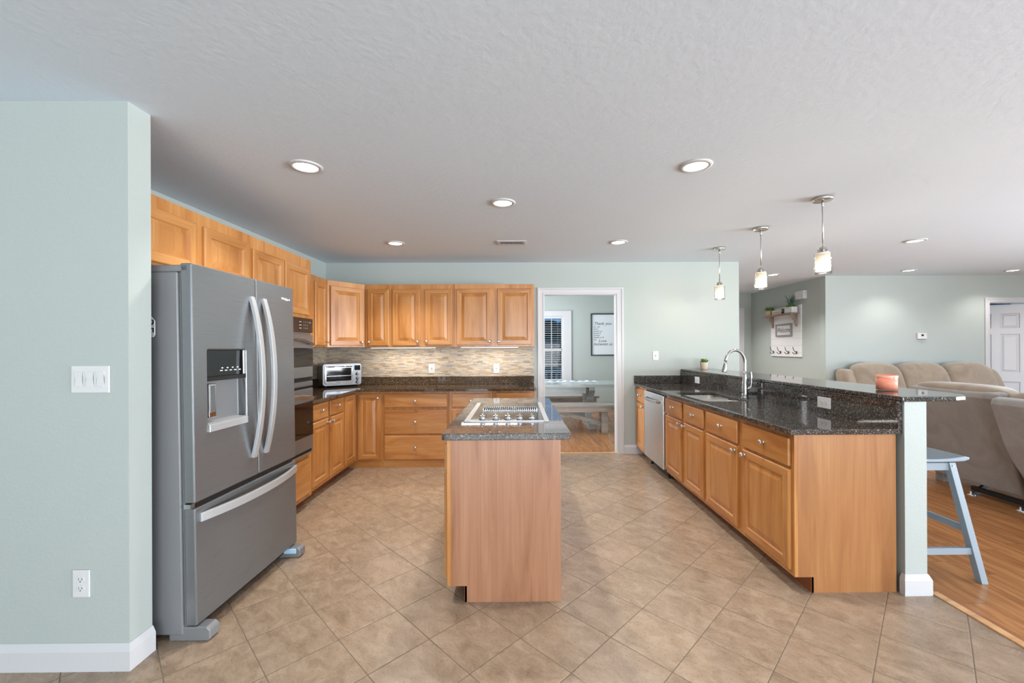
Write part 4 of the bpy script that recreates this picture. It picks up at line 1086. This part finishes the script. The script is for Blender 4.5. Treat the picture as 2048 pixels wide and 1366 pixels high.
for y in (.40, .02, -.40): MB().prism([(-.10, .005), (-.10, .02), (.02, .10), (.5, .10), (.5, .07), (.04, .07), (-.04, .005)], lambda u, v, w: (u, w, v), y - .012, y + .012).build('mechanism_rail', M['black'], t)
MB().box(-.06, -.03, -.45, .44, .035, .075).build('mechanism_bar', M['black'], t)
for y in (.40, .02): MB().lathe([(.03, 0), (.03, .006), (.012, .012), (.01, .035)], c=(-.10, y, 0), n=14).build('glide', M['chrome'], t)
MB().box(.03, .10, .78, .86, 0, .11).build('foot', SK, t, bev=.01)

# ------------------------------------------------------------------ dining room
WX0, WX1, WZ0, WZ1, WY = .245, .985, .684, 2.06, 8.9
m = MB(); w = .115
m.box(WX0 - w, WX0, WY - .02, WY, WZ0 - .03, WZ1 + w).box(WX1, WX1 + w + .06, WY - .02, WY, WZ0 - .03, WZ1 + w).box(WX0, WX1, WY - .02, WY, WZ1, WZ1 + w).box(WX0 - w - .02, WX1 + w + .08, WY - .05, WY, WZ0 - .06, WZ0 - .02)
for a, b in ((WX0, WX0 + .02), (WX1 - .02, WX1)): m.box(a, b, WY, WY + .12, WZ0, WZ1)
w1 = struct(m.build('window_1', M['trim'], bev=.003))
m = MB()
for z0, z1 in ((WZ0 - .02, WZ0 + .03), (1.305, 1.365), (WZ1 - .04, WZ1)): m.box(WX0, WX1, WY + .05, WY + .085, z0, z1)
for x in (WX0 + .005, WX1 - .035): m.box(x, x + .03, WY + .05, WY + .085, WZ0, WZ1)
for x in (.492, .739): m.box(x - .009, x + .009, WY + .055, WY + .08, WZ0, WZ1)
m.box(WX0, WX1, WY + .055, WY + .08, 1.012, 1.024); m.box(WX0, WX1, WY + .055, WY + .08, 1.69, 1.702)
m.build('sash', M['trim'], w1)
MB().box(WX0, WX1, WY + .066, WY + .069, WZ0, WZ1).build('pane', M['pane'], w1)
t = thing('window_blind', 'open white horizontal slat blind in the dining room window', 'blind', (.615, 8.93, WZ1))
MB().box(-.365, .365, -.03, .03, -.05, 0).build('headrail', M['trim'], t, bev=.004)
m = MB(); n = 27
for i in range(n):
    z = -.085 - i * (WZ1 - WZ0 - .11) / n; a = rad(8)
    m.bar([(-.36, 0, z), (.36, 0, z)], (0, math.cos(a), math.sin(a)), .024, .0014)
m.build('slats', M['trim'], t)
MB().box(-.36, .36, -.02, .02, -(WZ1 - WZ0) + .003, -(WZ1 - WZ0) + .022).build('bottom_rail', M['trim'], t)
for x in (-.25, .25): MB().tube([(x, -.026, -.04), (x, -.026, -(WZ1 - WZ0) + .02)], .0015, 5).build('ladder_cord', M['plastic'], t)
t = thing('framed_sign', 'black-framed Thank you prayer sign on the dining room wall', 'sign', (1.96, 8.9, 1.66))
fw, fh = .385, .452
MB().holed([(-fw, -fh), (fw, -fh), (fw, fh), (-fw, fh)], [(-fw + .022, -fh + .022), (fw - .022, -fh + .022), (fw - .022, fh - .022), (-fw + .022, fh - .022)], XZ, -.03, -.001).build('frame', M['ink'], t, bev=.002)
MB().box(-fw + .02, fw - .02, -.012, -.001, -fh + .02, fh - .02).build('panel', M['paper'], t)
m = MB()
for txt, z, sz, x0 in (('Thank you', .235, .088, -.32), ('for the', .165, .045, -.32), ('food', .12, .045, -.32), ('before us,', .075, .045, -.32), ('family &', .03, .045, -.32), ('friends', -.015, .045, -.32), ('beside us &', -.06, .045, -.32), ('the', -.11, .045, -.32), ('Love', -.135, .085, -.22), ('between us', -.205, .085, -.32)):
    text_mb(txt, sz, m, lambda x, y, z_, x0=x0, z=z: (x0 + x, -.0125 - z_, z + y), .0005, .3, 'LEFT')
m.build('lettering', M['ink'], t)
# table
t = thing('dining_table', 'grey-green farmhouse trestle table in the dining room', 'table', (.6, 7.35, 0))
MB().box(-1.1, 1.25, -.42, .42, .715, .765).build('tabletop', M['table'], t, bev=.004)
MB().box(-1.0, .56, -.32, -.27, .60, .715).build('apron', M['table'], t, bev=.003)
MB().box(-1.0, .56, .27, .32, .60, .715).build('apron', M['table'], t, bev=.003)
for sx in (-.75, .66):
    tr = MB().box(sx - .05, sx + .05, -.34, .34, .655, .714).build('trestle_head', M['table'], t, bev=.004)
    MB().bar([(sx + .03, -.12, .66), (sx, 0, .35), (sx - .03, .12, .07)], (1, 0, 0), .055, .045).build('cross_leg', M['table'], tr, bev=.004)
    MB().bar([(sx - .06, .12, .66), (sx - .04, 0, .35), (sx - .01, -.12, .07)], (1, 0, 0), .045, .04).build('cross_leg', M['table'], tr, bev=.004)
    MB().box(sx - .065, sx + .065, -.36, .36, 0, .085).build('trestle_foot', M['table'], tr, bev=.006)
MB().bar([(-.70, 0, .20), (.62, 0, .20)], (0, 0, 1), .045, .025).build('stretcher', M['table'], t)
m = MB((.6, 7.45, .765)); pts = []
for i in range(40):
    u = -.2 + 1.4 * i / 39
    pts.append((u, .7655 + .010 + .008 * math.sin(i * 1.7) + .005 * math.sin(i * .6)))
m.prism([(-.2, .766)] + pts + [(1.2, .766)], lambda u, v, w: (.25 + u, w, v), 7.36, 7.62)
tag(m.build('table_runner', M['paper']), 'crumpled pale runner lying along the dining table', 'table runner')
def bench(label, y, x0, x1):
    t = thing('dining_bench', label, 'bench', ((x0 + x1) / 2, y, 0), (0, 0, 0), 'dining benches'); w = (x1 - x0) / 2
    MB().box(-w, w, -.17, .17, .425, .465).build('seat', M['bench'], t, bev=.004)
    MB().box(-w + .1, w - .05, -.15, -.12, .345, .425).build('apron', M['bench'], t, bev=.003)
    for sx in (-w + .22, w - .30):
        for yy in (-.10, .10): MB().box(sx - .05, sx + .05, yy - .03, yy + .03, 0, .425).build('leg', M['bench'], t, bev=.003)
    MB().bar([(w - .34, -.06, .15), (w - 1.1, -.06, .36)], (0, 0, 1), .03, .02).build('brace', M['bench'], t)
    return t
bench('pale grey wooden bench on the kitchen side of the dining table', 6.78, -.55, 1.70)
bench('pale grey wooden bench on the window side of the dining table', 8.02, -.55, 1.55)
# outside the dining window
struct(MB().box(-12, 14, 9.1, 40, -.8, -.7).build('ground', M['grass']))
rn = random.Random(11)
tree0 = None
for i, (x, y, h_, lab) in enumerate(((-3.0, 22, 3.2, 'dark evergreen outside, behind the blind\'s low panes'), (.5, 20, 2.5, 'low dark bush outside the dining window'), (2.6, 24, 3.4, 'dark rounded evergreen outside beyond the bush'))):
    t = thing('evergreen_tree', lab, 'tree', (x, y, -.7), (0, 0, 0), 'trees outside the window')
    m = MB()
    for k in range(12): m.puff((rn.uniform(-1.4, 1.4), rn.uniform(-.8, .8), rn.uniform(.4, h_ - .3)), (1.7, 1.5, 1.3), 2.2, 6)
    m.build('foliage', M['tree'], t); MB().tube([(0, 0, 0), (0, 0, 1.0)], .12, 8).build('trunk', M['toe'], t)
t = thing('deck_railing', 'white baluster railing just outside the dining window', 'railing', (.6, 11.0, -.7))
MB().box(-2.5, 2.5, -.04, .04, 1.42, 1.50).build('top_rail', M['trim'], t); MB().box(-2.5, 2.5, -.03, .03, .75, .82).build('bottom_rail', M['trim'], t)
m = MB()
for i in range(38): m.box(-2.45 + i * .13, -2.41 + i * .13, -.02, .02, .82, 1.42)
m.build('balusters', M['trim'], t)
for x in (-2.45, 2.45): MB().box(x - .05, x + .05, -.05, .05, 0, 1.55).build('post', M['trim'], t)
